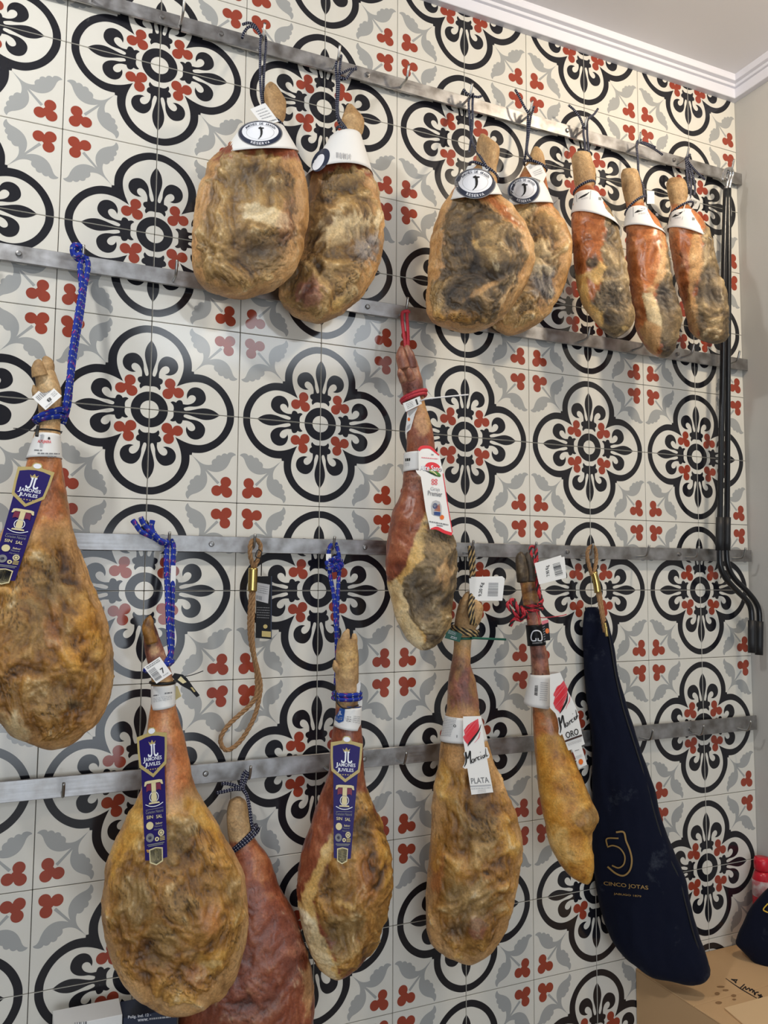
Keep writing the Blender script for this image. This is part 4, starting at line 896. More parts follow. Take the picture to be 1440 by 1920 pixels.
for key, TL, TR, BR, BL, lq, rg, lines, tails, tg in (
    ('h5', (1076, 370), (1124, 366), (1163, 428), (1070, 404), [(1260, 1105), (1388, 1065), (1380, 1140), (1265, 1165)], (353, 0.003, -0.012),
     [[(1100, 226, 0.055), (1094, 246, 0.06), (1097, 270, 0.08), (1098, 292, 0.11)], [(1101, 226, 0.05), (1101, 250, 0.06), (1103, 275, 0.08), (1104, 294, 0.11)]],
     [[(1095, 240, 0.06), (1088, 222, 0.055), (1078, 208, 0.05), (1066, 197, 0.05)], [(1095, 240, 0.06), (1104, 222, 0.06), (1114, 214, 0.06), (1121, 204, 0.06)]], None),
    ('h6', (1174, 398), (1216, 394), (1250, 442), (1168, 430), [(480, 712), (588, 702), (586, 770), (482, 782)], (386, 0.003, -0.02),
     [[(1202, 262, 0.055), (1194, 268, 0.06), (1196, 300, 0.07), (1198, 330, 0.09), (1206, 350, 0.1), (1208, 368, 0.11)]],
     [[(1196, 266, 0.06), (1212, 272, 0.06), (1228, 280, 0.055), (1242, 290, 0.05)], [(1196, 266, 0.06), (1210, 268, 0.06), (1224, 274, 0.06), (1229, 276, 0.06)]], [(583, 598), (632, 600), (634, 690), (580, 690)]),
    ('h7', (1256, 405), (1304, 400), (1338, 456), (1250, 432), [(752, 745), (848, 732), (832, 800), (745, 815)], (394, 0.003, -0.015),
     [[(1294, 290, 0.055), (1286, 298, 0.06), (1292, 320, 0.06), (1296, 345, 0.07), (1294, 370, 0.11)], [(1294, 290, 0.05), (1290, 300, 0.05), (1298, 325, 0.06), (1303, 350, 0.07), (1302, 364, 0.09)], [(1286, 296, 0.055), (1288, 325, 0.06), (1291, 350, 0.07), (1296, 362, 0.09)]],
     [[(1288, 300, 0.06), (1300, 316, 0.06), (1312, 328, 0.055), (1321, 336, 0.05)]], [(870, 640), (885, 632), (962, 672), (940, 728), (838, 722)])):
    root, sol = HAMS[key]; o3 = crop((1060, 200), 3.79)
    b = Band(sol, TL, TR, BR, BL); c = b.build('paper_collar', PAPER, root, label='white paper collar with a small dark leaf logo')
    ql = o2(lq) if key == 'h5' else o3(lq); pr = Print(b.S, 0.0006); leaf_logo(pr, Q(*ql))
    e = ql[1][0]+14; yb = ql[2][1]; pr.rect(Q((e, yb-4), (e+5, yb-3), (e+5, yb+2), (e, yb+1)), 0, 0, 1, 1, GREYINK)
    pr.build(c)
    hock_cord(key, [rg], lines, tails)
    if tg:
        p = o3(tg); pl = on(sol, (p[0][0], p[0][1], 0.006), (p[1][0]-4, p[1][1], 0.008), (p[-1][0], p[-1][1], 0.012)) if key == 'h7' else wallplane(0.13, p[0][0], p[0][1])
        c = tagsheet('price_tag', p, pl.S, root); pr = Print(pl.S)
        if key == 'h7': q = Q(*o3([(880, 640), (950, 675), (930, 720), (850, 700)])); pr.bars(q, 0.1, 0.1, 0.9, 0.45, GREYINK, 9, 3); pr.lines(q, 0.1, 0.6, 0.8, 0.9, 2, PALEINK, 4)
        pr.build(c) if pr.mb.v else None

# ------------------------------------------------------------------ purple strip labels
def strip(key, O, D, R, taper, planepts, seed):
    root, sol = HAMS[key]; O, D, R = np.array(O), np.array(D), np.array(R); pl = on(sol, *planepts)
    def M(pts):
        pts = np.asarray(pts, float); w = 1-(1-taper)*np.clip((pts[:, 1:]-0.2)/0.8, 0, 1); return O+pts[:, :1]*R*w+pts[:, 1:]*D
    shield = [(-0.5, 0.0), (-0.15, -0.018), (-0.13, -0.042), (-0.07, -0.058), (0.07, -0.058), (0.13, -0.042), (0.15, -0.018), (0.5, 0.0), (0.485, 0.12), (0.45, 0.235), (0, 0.325), (-0.45, 0.235), (-0.485, 0.12)]
    body = [(-0.39, 0.2), (0.39, 0.2), (0.39, 0.95), (0.24, 0.955), (0.235, 0.975), (0.0, 1.0), (-0.235, 0.975), (-0.24, 0.955), (-0.39, 0.95)]
    c = card('strip_label', M(body), pl.S, PURPLE, root, label='long purple strip label with gold and white print')
    card('shield', M(shield), lambda x, y, l=0.0: pl.S(x, y, l+0.0008), GOLDP, c, label='gold-edged shield at the head of the label')
    pr = Print(pl.S, 0.0010); P = lambda pts, m: pr.poly(M(pts), m)
    E = lambda x, y, rx, ry, m, r0=0.0: pr.put(M([(x+rx*t*math.cos(a), y+ry*t*math.sin(a)) for t in (max(r0, 0.01), 1) for a in np.arange(24)*2*math.pi/24]), [(i, (i+1) % 24, 24+(i+1) % 24, 24+i) for i in range(24)], m)
    q = lambda u, v: M(np.stack([np.asarray(u, float), np.asarray(v, float)], -1).reshape(-1, 2)) if np.ndim(u) == 1 else None
    P([(-0.425, 0.03), (-0.2, 0.012), (0, 0.006), (0.2, 0.012), (0.425, 0.03), (0.415, 0.12), (0.385, 0.215), (0, 0.296), (-0.385, 0.215), (-0.415, 0.12)], PURPLE)
    E(0, -0.03, 0.11, 0.021, WHITEP)
    def crown(x, y, w, h, m):
        P([(x-w/2, y-h*0.4), (x-w*0.22, y+h*0.1), (x, y-h*0.7), (x+w*0.22, y+h*0.1), (x+w/2, y-h*0.4), (x+w*0.34, y+h*0.5), (x-w*0.34, y+h*0.5)], m)
    def jj(x, y, s, m):
        for sg in (-1, 1):
            P([(x+sg*a*s, y+b*s*0.23) for a, b in ([(0.03, -0.5), (0.20, -0.5), (0.20, -0.40), (0.15, -0.38), (0.15, 0.25), (0.20, 0.36), (0.30, 0.36), (0.33, 0.24), (0.42, 0.28), (0.40, 0.44), (0.26, 0.52), (0.11, 0.47), (0.05, 0.3)])], m)
    crown(0.0, 0.058, 0.24, 0.03, GOLDP); jj(0.02, 0.118, 0.42, WHITEP)
    T_ = lambda t, u0, v0, u1, v1, m: pr.text(t, q, u0, v0, u1, v1, m)
    T_('J', -0.32, 0.163, -0.25, 0.208, WHITEP); T_('AMONES', -0.24, 0.167, 0.30, 0.196, WHITEP); T_('J', -0.27, 0.206, -0.20, 0.246, WHITEP); T_('UVILES', -0.19, 0.208, 0.25, 0.236, WHITEP)
    for i in range(5): E(-0.16+0.08*i, 0.262, 0.022, 0.005, GOLDP)
    P([(-0.32, 0.385), (-0.29, 0.352), (-0.2, 0.346), (0.2, 0.346), (0.29, 0.352), (0.32, 0.385), (0.27, 0.385), (0.22, 0.368), (-0.22, 0.368), (-0.27, 0.385)], CREAMP)
    for sg in (-1, 1): P([(sg*0.08, 0.37), (sg*0.24, 0.374), (sg*0.25, 0.43), (sg*0.17, 0.42), (sg*0.09, 0.425)], CRIMSON)
    E(0, 0.475, 0.16, 0.042, WHITEP, 0.86); P([(-0.075, 0.366), (0.075, 0.366), (0.075, 0.445), (0.1, 0.475), (0.08, 0.515), (-0.08, 0.515), (-0.1, 0.475), (-0.075, 0.445)], CREAMP)
    P([(-0.19, 0.527), (-0.17, 0.514), (0.17, 0.514), (0.19, 0.527)], CREAMP)
    pr.stroke(M([(-0.3, 0.525), (-0.15, 0.542), (0, 0.547), (0.15, 0.542), (0.3, 0.525)]), 1.4, WHITEP)
    P([(-0.3, 0.566), (0.3, 0.562), (0.3, 0.566), (-0.3, 0.570)], GREYINK)
    T_('Curacion Natural', -0.3, 0.575, 0.3, 0.598, GREYINK); T_('SIN', -0.28, 0.612, -0.06, 0.638, CREAMP); T_('SAL', 0.05, 0.615, 0.26, 0.642, CREAMP)
    E(-0.18, 0.690, 0.125, 0.030, CREAMP); T_('Sabor', 0.02, 0.672, 0.26, 0.688, CREAMP); T_('Natural', -0.02, 0.694, 0.24, 0.708, GREYINK); T_('Alpujarra', -0.05, 0.718, 0.26, 0.734, GREYINK)
    E(0.2, 0.756, 0.105, 0.025, CREAMP, 0.62); E(0.2, 0.756, 0.045, 0.011, CREAMP); E(-0.19, 0.782, 0.14, 0.034, GREYINK); E(-0.19, 0.782, 0.06, 0.014, PURPLE); E(0.05, 0.800, 0.075, 0.017, CREAMP, 0.4); 
    for k in range(3): P([(0.15, 0.785+k*0.012), (0.32, 0.783+k*0.012), (0.32, 0.790+k*0.012), (0.15, 0.792+k*0.012)], GOLDP)
    P([(-0.3, 0.832), (0.3, 0.828), (0.3, 0.836), (-0.3, 0.840)], GREYINK); P([(-0.26, 0.845), (0.26, 0.841), (0.26, 0.847), (-0.26, 0.851)], GREYINK)
    P([(-0.24, 0.872), (0, 0.860), (0.24, 0.870), (0.235, 0.975), (0, 1.0), (-0.235, 0.975)], CREAMP); P([(-0.205, 0.880), (0, 0.868), (0.205, 0.878), (0.2, 0.968), (0, 0.99), (-0.2, 0.968)], BLACKP)
    crown(0, 0.892, 0.17, 0.018, GOLDP); jj(0.0, 0.93, 0.28, CREAMP); P([(-0.1, 0.966), (0.1, 0.965), (0.1, 0.97), (-0.1, 0.971)], GREYINK)
    pr.build(c)
strip('h10', (230+361/6.62, 1340+252/6.62), (59/6.62, 1618/6.62), (373/6.62, -60/6.62), 0.94, [(285, 1385, 0.004), (310, 1385, 0.004), (294, 1615, 0.008)], 1)
strip('h11', (600+267/5.336, 1270+657/5.336), (-47/5.336, 1213/5.336), (320/5.336, 15/5.336), 0.66, [(635, 1400, 0.004), (662, 1400, 0.004), (642, 1615, 0.008)], 2)
strip('h8', (435/6.4, 800+515/6.4), (-425/6.4, 1380/6.4), (440/6.4, 70/6.4), 0.86, [(55, 890, 0.004), (85, 895, 0.004), (20, 1085, 0.006)], 3)

# ------------------------------------------------------------------ the ham tagged 8, at the left edge
root, sol = HAMS['h8']; o = crop((40, 660), 9.143)
b = Band(sol, (64, 814), (114, 817), (117, 861), (48, 860)); c = b.build('paper_band', PAPER, root, label='white printed paper band round the shank')
pr = Print(b.S, 0.0007); q = Q(*o([(240, 1400), (670, 1440), (690, 1840), (80, 1830)])); pr.rect(q, 0.22, 0.03, 0.99, 0.07, BLUEP)
pr.text('ALPUJARRA', q, 0.18, 0.22, 0.66, 0.38, REDINK); pr.poly(o([(455, 1500), (455, 1470), (475, 1452), (495, 1470), (495, 1500)]), INK); pr.lines(q, 0.15, 0.62, 0.4, 0.68, 1, GREYINK, 2, 0.9); pr.lines(q, 0.28, 0.74, 0.95, 0.80, 1, GREYINK, 3, 0.9); pr.lines(q, 0.6, 0.87, 0.85, 0.93, 1, GREYINK, 4, 0.9); pr.build(c)
pl = on(sol, (70, 740, 0.014), (108, 740, 0.014), (85, 765, 0.020)); pts = o([(180, 775), (455, 520), (695, 755), (415, 995)]); c = tagsheet('price_tag', pts, pl.S, root, 'white price tag printed with an 8'); q = Q(*pts); pr = Print(pl.S)
pr.bars(q, 0.12, 0.12, 0.86, 0.42, GREYINK, 14, 5); pr.lines(q, 0.7, 0.55, 0.95, 0.8, 3, PALEINK, 6, 0.35); pr.text('8', q, 0.36, 0.62, 0.58, 0.80, INK, 180); pr.lines(q, 0.1, 0.86, 0.5, 0.92, 1, PALEINK, 6, 0.8); pr.build(c)
cord('hanging_rope', root, [path([(157, 478, 0.058), (150, 500, 0.06), (153, 540, 0.07), (147, 580, 0.085), (139, 630, 0.10), (134, 665, 0.11), (131, 700, 0.12), (126, 740, 0.135), (120, 775, 0.14)]),
     path([(161, 482, 0.06), (165, 500, 0.06), (158, 540, 0.065), (153, 580, 0.08), (143, 640, 0.095), (137, 680, 0.11), (132, 720, 0.12), (128, 760, 0.12), (118, 795, 0.11)]),
     path([(158, 484, 0.06), (150, 478, 0.065), (140, 480, 0.065), (136, 468, 0.065), (140, 460, 0.062), (150, 462, 0.06), (154, 472, 0.055)]), path([(158, 488, 0.055), (146, 486, 0.06), (138, 474, 0.058), (144, 464, 0.055)]),
     ring(sol, 786, 0.005, -0.006), ring(sol, 778, 0.007, -0.012)], 0.0060, BLUECORD)
pl = wallplane(0.075, 155, 600); card('rope_sticker', [(149, 578), (158, 579), (157, 595), (153, 618), (149, 617)], pl.S, PAPER, root)
zip_m = mat('black_plastic', (24, 24, 25), 0.4)
mb = MB(); mb.tube(ring(sol, 809, 0.002), 0.0016, 8); mb.tube(path([(117, 809, 0.12), (62, 808, 0.14), (52, 806, 0.12), (40, 804, 0.10), (25, 803, 0.09)]), 0.0009, 8); mb.tube(path([(72, 798, 0.165), (70, 808, 0.165), (69, 818, 0.168)]), 0.0032, 8); mb.build('cable_tie', zip_m, root, smooth=True)

# ------------------------------------------------------------------ the ham tagged 7
root, sol = HAMS['h10']; o = crop((240, 960), 5.05)
b = Band(sol, o([(215, 1640)])[0], o([(455, 1622)])[0], o([(452, 1825)])[0], o([(218, 1868)])[0]); c = b.build('paper_band', PAPER, root, label='white printed paper band round the shank'); pr = Print(b.S, 0.0007); q = Q(*o([(215, 1640), (455, 1622), (452, 1825), (218, 1868)]))
pr.rect(q, 0.02, 0.94, 0.98, 0.985, GOLDP); pr.lines(q, 0.1, 0.42, 0.3, 0.48, 1, GREYINK, 2, 0.9); pr.lines(q, 0.55, 0.38, 0.85, 0.45, 1, GREYINK, 3, 0.9); pr.lines(q, 0.1, 0.55, 0.85, 0.76, 3, PALEINK, 4, 0.3); pr.build(c)
pl = on(sol, (280, 1246, 0.024), (312, 1246, 0.026), (296, 1275, 0.026)); pts = o([(148, 1470), (300, 1370), (415, 1530), (270, 1625)]); c = tagsheet('price_tag', pts, pl.S, root, 'white price tag printed with a 7'); q = Q(*pts); pr = Print(pl.S)
pr.bars(q, 0.06, 0.28, 0.46, 0.92, GREYINK, 14, 5, True); pr.lines(q, 0.1, 0.06, 0.9, 0.22, 2, GREYINK, 6, 0.4); pr.text('7', q, 0.60, 0.50, 0.80, 0.76, INK); pr.lines(q, 0.55, 0.84, 0.9, 0.9, 1, PALEINK, 7, 0.8); pr.build(c)
cord('hanging_rope', root, [path([(318, 1012, 0.06), (313, 1025, 0.06), (312, 1060, 0.08), (314, 1110, 0.11), (316, 1160, 0.14), (318, 1200, 0.16), (320, 1228, 0.17), (310, 1243, 0.185)]), path([(320, 1012, 0.055), (325, 1025, 0.06), (324, 1060, 0.075), (323, 1110, 0.10), (322, 1160, 0.13), (322, 1215, 0.155), (316, 1236, 0.15)]),
     path([(316, 1014, 0.06), (305, 1018, 0.06), (292, 1010, 0.06), (278, 1003, 0.06), (264, 996, 0.058), (256, 985, 0.055), (249, 976, 0.05)]), path([(316, 1018, 0.065), (302, 1014, 0.068), (290, 1003, 0.066), (278, 992, 0.062), (268, 980, 0.06), (264, 970, 0.058)]), path([(290, 1002, 0.06), (284, 990, 0.062), (286, 976, 0.06)]),
     ring(sol, 1248, 0.005, -0.008)], 0.0058, BLUECORD)
pl = wallplane(0.095, 324, 1080); card('rope_sticker', o([(408, 505), (455, 508), (450, 700), (400, 695)]), pl.S, PAPER, root)
mb = MB(); mb.tube(ring(sol, 1279, 0.0025), 0.003, 8); mb.tube(path([(325, 1276, 0.18), (345, 1269, 0.19), (362, 1265, 0.185), (381, 1258, 0.18)]), 0.0009, 8); mb.build('cable_tie', zip_m, root, smooth=True)
pl = wallplane(0.19, 340, 1280); c = card('seal_tag', o([(415, 1560), (440, 1525), (520, 1540), (560, 1575), (620, 1660), (680, 1735), (650, 1755), (590, 1690), (500, 1640), (450, 1600)]), pl.S, BLACKP, root, label='black and gold folded seal tag'); pr = Print(pl.S); pr.poly(o([(470, 1590), (500, 1555), (555, 1610), (520, 1625)]), CREAMP); pr.poly(o([(590, 1660), (610, 1660), (640, 1700), (625, 1705)]), GOLDP); pr.build(c)
card('gold_sticker', o([(432, 1640), (470, 1650), (505, 1745), (480, 1760), (440, 1790)]), lambda x, y, l=0.0: wallplane(0.178, 332, 1300).S(x, y, l), GOLDP, root)

# ------------------------------------------------------------------ the ham with the open trotter
root, sol = HAMS['h11']; o = crop((590, 1000), 5.053); cor = [o([p])[0] for p in ((212, 1632), (448, 1640), (435, 1858), (178, 1815))]
b = Band(sol, *cor); c = b.build('paper_band', PAPER, root, label='white paper band with a blue panel'); pr = Print(b.S, 0.0007); q = Q(*cor)
pr.lift = 0.0012; [pr.put(q([0.02+0.04*i, 0.06+0.04*i, 0.06+0.04*i, 0.02+0.04*i], [0.12, 0.12, 0.86-0.03*abs(i-3), 0.86-0.03*abs(i-4)]), [(0, 1, 2, 3)], BLUEP) for i in range(8)]; pr.lift = 0.0020; pr.text('JL', q, 0.10, 0.26, 0.24, 0.5, WHITEP); pr.lines(q, 0.06, 0.58, 0.28, 0.74, 2, PALEINK, 2, 0.4); pr.rect(q, 0.4, 0.03, 1, 0.07, BLUEP)
pr.lines(q, 0.45, 0.5, 0.62, 0.8, 3, GREYINK, 4, 0.3); pr.lines(q, 0.7, 0.45, 0.97, 0.8, 4, PALEINK, 5, 0.3); pr.rect(q, 0.0, 0.95, 1, 0.99, GOLDP); pr.build(c)
cord('hanging_rope', root, [path([(628, 1018, 0.06), (618, 1026, 0.06), (616, 1050, 0.06), (619, 1080, 0.065), (625, 1112, 0.075), (629, 1160, 0.085), (631, 1200, 0.09), (632, 1245, 0.09), (629, 1285, 0.10)]), path([(629, 1018, 0.055), (634, 1035, 0.06), (637, 1055, 0.06), (635, 1085, 0.065), (633, 1120, 0.075), (632, 1160, 0.08), (633, 1200, 0.085), (634, 1250, 0.085)]),
     ring(sol, 1300, 0.005, 0.0), ring(sol, 1308, 0.006, 0.0)]+[path([(627, 1058, 0.064), (627+12*math.cos(a), 1058+10*math.sin(a), 0.072+0.006*math.sin(3*a)), (627+16*math.cos(a+0.5), 1058+13*math.sin(a+0.5), 0.068)]) for a in np.arange(0, 6.2, 0.75)], 0.0048, BLUECORD)
pl = wallplane(0.07, 615, 1053); card('rope_sticker', o([(108, 195), (158, 195), (150, 345), (110, 340)]), pl.S, PAPER, root)
cord('string', root, [path([(630, 1295, 0.17), (630, 1312, 0.175), (640, 1326, 0.178), (655, 1328, 0.178), (672, 1322, 0.17)])], 0.0016, BLACKCORD)
pl = wallplane(0.155, 670, 1300, 0.05); card('price_tag', o([(372, 1460), (430, 1398), (436, 1440), (415, 1580)]), pl.S, PAPER, root); card('paper_tail', o([(410, 1595), (450, 1570), (448, 1640), (412, 1640)]), wallplane(0.14, 676, 1320).S, PAPER, root)

# ------------------------------------------------------------------ the ham behind, on the lowest bar
root, sol = HAMS['h14']; o = crop((380, 1420), 9.6)
cord('hanging_cord', root, [path([(462, 1445, 0.06), (455, 1455, 0.06), (452, 1475, 0.07), (455, 1480, 0.075)]), path([(466, 1448, 0.06), (460, 1465, 0.065), (456, 1478, 0.075), (463, 1492, 0.09), (468, 1515, 0.11), (471, 1540, 0.12), (474, 1552, 0.12)]),
     path([(452, 1478, 0.078), (438, 1472, 0.08), (424, 1469, 0.08), (415, 1470, 0.08)]), path([(452, 1480, 0.08), (438, 1480, 0.085), (420, 1484, 0.085), (405, 1487, 0.085)]), ring(sol, 1572, 0.003, -0.026), ring(sol, 1577, 0.004, -0.024)], 0.0038, NAVYCORD)

# ------------------------------------------------------------------ the ham on the red cord
root, sol = HAMS['h9']; o = crop((740, 730), 6.857)
b = Band(sol, (757, 851), (822, 850), (824, 884), (756, 886)); c = b.build('paper_band', PAPER, root, label='white and red paper band round the shank'); pr = Print(b.S, 0.0007); q = Q(*o([(115, 830), (320, 820), (290, 1045), (115, 1070)]))
pr.rect(q, 0.0, 0.0, 1, 0.03, REDINK); pr.lines(q, 0.1, 0.25, 0.45, 0.42, 1, INK, 3, 0.9); pr.lines(q, 0.1, 0.5, 0.4, 0.7, 3, PALEINK, 5, 0.3); pr.build(c)
pl = on(sol, (793, 855, 0.014), (815, 858, 0.016), (822, 985, 0.010)); pts = o([(305, 780), (330, 750), (370, 735), (460, 740), (520, 790), (578, 845), (600, 960), (640, 1150), (680, 1450), (750, 1850), (740, 1870), (640, 1835), (545, 1782), (470, 1797), (455, 1800), (400, 1560), (355, 1250), (335, 1125), (285, 1075), (270, 1040), (310, 1040)])
c = card('strip_label', pts, pl.S, PAPER, root, label='white hanging label with red edges and an oval red logo'); pr = Print(pl.S, 0.0005)
pr.stroke(o([(308, 785), (335, 755), (375, 742), (455, 748), (515, 797), (572, 850)]), [5, 6, 5, 2], REDINK); pr.stroke(o([(465, 1795), (545, 1786), (640, 1832), (738, 1862)]), [2, 6, 6, 6], REDINK); pr.stroke(o([(622, 1080), (680, 1470), (742, 1840)]), 1.6, REDINK)
x, y = o([(490, 1005)])[0]; pr.oval(x, y, 14.5, 9.6, REDINK, rot=0.25); x, y = o([(515, 1075)])[0]; pr.oval(x, y, 13, 4.6, GREENP, rot=0.5); pr.stroke(o([(420, 1035), (500, 1062), (560, 1120)]), [1, 2.5, 1], CREAMP); pr.stroke(o([(400, 1045), (480, 1085), (580, 1120)]), [1, 2.2, 1], BLACKP)
q = Q(*o([(325, 965), (600, 985), (600, 1055), (325, 1040)])); pr.text('Aire Sano', q, 0.005, 0.06, 1.02, 1.06, INK); pr.text('Aire Sano', q, 0, 0, 1.0, 1.0, WHITEP)
pr.lines(Q(*o([(345, 870), (560, 890), (560, 900), (345, 882)])), 0, 0, 1, 1, 1, PINK, 3, 0.9); pr.text('25', Q(*o([(468, 828), (500, 832), (500, 850), (468, 846)])), 0, 0, 1, 1, INK)
for dx, dy in ((-20, -20), (20, -20), (-20, 20), (20, 20)): x, y = o([(512+dx, 1190+dy)])[0]; pr.oval(x, y, 2.7, 2.7, REDINK, 0.55, n=16, rings=1)
pr.text('Gran', Q(*o([(462, 1250), (580, 1262), (580, 1312), (462, 1300)])), 0, 0, 1, 1, PALEINK); pr.text('Premier', Q(*o([(428, 1300), (612, 1318), (612, 1385), (428, 1362)])), 0, 0, 1, 1, GREYINK)
pr.poly(o([(480, 1600), (470, 1500), (490, 1440), (530, 1425), (580, 1445), (602, 1500), (605, 1620), (585, 1635), (500, 1615)]), PALEINK); pr.poly(o([(500, 1570), (590, 1580), (585, 1632), (505, 1615)]), BLUEP)
x, y = o([(520, 1500)])[0]; pr.oval(x, y, 5, 5.5, BLUEP); pr.poly(o([(505, 1560), (540, 1500), (578, 1470), (588, 1575)]), ORANGEP); x, y = o([(516, 1498)])[0]; pr.oval(x, y, 2.2, 2.4, WHITEP); x, y = o([(608, 1645)])[0]; pr.oval(x, y, 4, 4.4, ORANGEP)
pr.lines(Q(*o([(445, 1690), (690, 1735), (690, 1752), (445, 1706)])), 0, 0, 1, 1, 1, GREYINK, 9, 0.9); pr.lines(Q(*o([(540, 1738), (620, 1752), (620, 1766), (540, 1754)])), 0, 0, 1, 1, 1, GREYINK, 10, 0.9); pr.build(c)
pl = on(sol, (764, 757, 0.012), (786, 750, 0.014), (768, 770, 0.016)); pts = o([(105, 180), (322, 88), (352, 185), (145, 290)]); c = tagsheet('price_tag', pts, pl.S, root); q = Q(*pts); pr = Print(pl.S); pr.rect(q, 0.70, 0.16, 0.80, 0.86, INK); pr.lines(q, 0.15, 0.2, 0.55, 0.9, 4, GREYINK, 4, 0.3); pr.build(c)
pl2 = on(sol, (766, 775, 0.004), (776, 770, 0.004), (766, 800, 0.004)); c = card('leaflet', o([(165, 285), (300, 225), (262, 310), (232, 420), (205, 515), (135, 572), (150, 420)]), pl2.S, PAPER, root); pr = Print(pl2.S); x, y = o([(182, 385)])[0]; pr.oval(x, y, 2.6, 3.4, ORANGEP, n=14, rings=1); pr.poly(o([(160, 470), (205, 440), (190, 500), (145, 535)]), PALEINK); pr.build(c)
cord('hanging_cord', root, [path([(766, 583, 0.062), (755, 586, 0.06), (754, 600, 0.07), (757, 625, 0.085), (760, 650, 0.09), (758, 690, 0.09), (762, 725, 0.10), (766, 744, 0.105)]), path([(767, 584, 0.058), (763, 590, 0.06), (765, 625, 0.08), (765, 652, 0.10)]), ring(sol, 747, 0.004, -0.010), ring(sol, 742, 0.005, -0.012)], 0.0042, REDCORD)
cord('cable_tie', root, [path([(788, 752, 0.17), (800, 748, 0.185), (835, 744, 0.19), (878, 740, 0.19)])], 0.0018, mat('white_plastic', (226, 226, 228), 0.4))

# ------------------------------------------------------------------ the two hams with white script labels
def script(pr, o, M1, M2, rest, m=INK):
    for p, w in ((M1, [3.4, 3.2, 1.2]), (M2, [1.6, 2.4, 2.4, 2.0])): pr.stroke(o(p), w, m)
    for p in rest: pr.stroke(o(p), [0.9, 1.7, 0.9], m)
root, sol = HAMS['h12']; o = crop((810, 1320), 10.286); cor = [o([p])[0] for p in ((245, 205), (945, 232), (1075, 692), (150, 690))]
b = Band(sol, *cor); c = b.build('paper_band', PAPER, root, label='white paper band with small grey print'); pr = Print(b.S, 0.0008); q = Q(*o([(230, 240), (490, 280), (350, 640), (170, 630)])); pr.lines(q, 0.02, 0.0, 0.98, 1.0, 12, PALEINK, 4, 0.4)
x, y = o([(437, 422)])[0]; pr.oval(x, y, 2.6, 2.6, INK, 0.6, n=16, rings=1); pr.rect(Q(*o([(470, 600), (495, 600), (490, 650), (465, 648)])), 0.2, 0, 0.8, 1, GREYINK); pr.build(c)
pl = on(sol, (873, 1352, 0.016), (900, 1352, 0.016), (898, 1480, 0.010)); pts = o([(600, 240), (940, 232), (1000, 700), (1020, 832), (1062, 838), (1082, 900), (1112, 985), (1098, 1040), (1062, 1052), (1182, 1702), (760, 1750), (682, 1242), (632, 1250), (590, 1215), (628, 1150), (640, 1040), (612, 960), (636, 905), (600, 690)])
c = card('hanging_label', pts, pl.S, PAPER, root, label='white label with a red scribble, script lettering and the word PLATA'); pr = Print(pl.S, 0.0005)
scr = [(885, 288), (908, 420), (905, 500), (800, 640), (740, 730), (700, 792), (640, 720), (600, 640), (640, 590), (615, 515), (672, 425), (752, 362), (810, 330)]
def scribble(pr, o, scr, seed):
    r = random.Random(seed); P = np.array(o(scr)); lo, hi = P.min(0), P.max(0); ax = np.array([0.62, -0.78]); nx = np.array([0.78, 0.62])
    pr.poly(P, PINK); cc = P.mean(0); s = -20
    while s < 20:
        ts = np.linspace(-28, 28, 113); pts = cc+nx*s+ts[:, None]*ax; ins = polydist(pts[:, 0], pts[:, 1], P) > 0.1
        if ins.sum() > 4:
            a, b_ = ts[ins].min()-r.uniform(0, 1.2), ts[ins].max()+r.uniform(0, 1.6); k = cc+nx*s
            pr.stroke([k+ax*a, k+ax*(a+b_)/2+nx*r.uniform(-0.7, 0.7), k+ax*b_], [0.9, r.uniform(1.2, 2.0), 0.8], REDINK)
        s += r.uniform(1.3, 2.1)
sp = Print(pl.S, 0.0005); scribble(sp, o, scr, 4); sp.build(c, 'scribble'); pr.lift = 0.0012; pr.stroke(o([(948, 395), (900, 520), (800, 660), (720, 760), (692, 815)]), [0.6, 2.6, 4.2, 3.4, 0.8], INK); pr.stroke(o([(930, 540), (905, 640), (870, 690), (820, 745)]), [0.8, 2.0, 1.0, 0.6], PINK)
script(pr, o, [(650, 925), (660, 1060), (655, 1140), (622, 1212)], [(655, 935), (692, 1050), (735, 905), (742, 1040), (752, 1150)],
       [[(810, 1060), (775, 1070), (770, 1120), (800, 1125), (818, 1055), (825, 1120)], [(838, 1040), (845, 1105)], [(842, 1060), (865, 1030), (882, 1035)], [(925, 1010), (890, 1025), (895, 1075), (935, 1060)], [(945, 985), (950, 1050), (965, 1055)], [(932, 925), (938, 935)], [(1010, 985), (980, 1000), (980, 1035), (1008, 1030), (1018, 975), (1025, 1025)], [(1035, 855), (1040, 960), (1055, 1010), (1085, 980)]])
pr.build(c); pr = Print(pl.S, 0.0006); q = Q(*o([(745, 1432), (1085, 1405), (1108, 1515), (760, 1540)])); pr.text('PLATA', q, 0, 0, 1, 1, GREYINK); pr.rect(Q(*o([(735, 1575), (1135, 1550), (1140, 1578), (740, 1603)])), 0, 0, 1, 1, PALEINK)
pr.lines(Q(*o([(755, 1630), (1135, 1605), (1135, 1622), (758, 1648)])), 0, 0, 1, 1, 1, PALEINK, 3, 0.8); pr.lines(Q(*o([(885, 1655), (1040, 1645), (1045, 1710), (885, 1720)])), 0, 0, 1, 1, 4, PALEINK, 5, 0.35); pr.build(c, 'lettering')
o = crop((810, 1040), 9.6); pl = wallplane(0.15, 900, 1100, 0.015)
card('price_tag', o([(700, 400), (1265, 388), (1312, 432), (1262, 800), (760, 800)]), lambda x, y, l=0.0: pl.S(x, y, l-0.002), PAPER, root); pts = o([(668, 428), (760, 415), (1308, 432), (1266, 828), (790, 833), (735, 790), (680, 718)]); c = card('price_tag', pts, pl.S, PAPER, root, label='white price tag with barcode and weight'); pr = Print(pl.S)
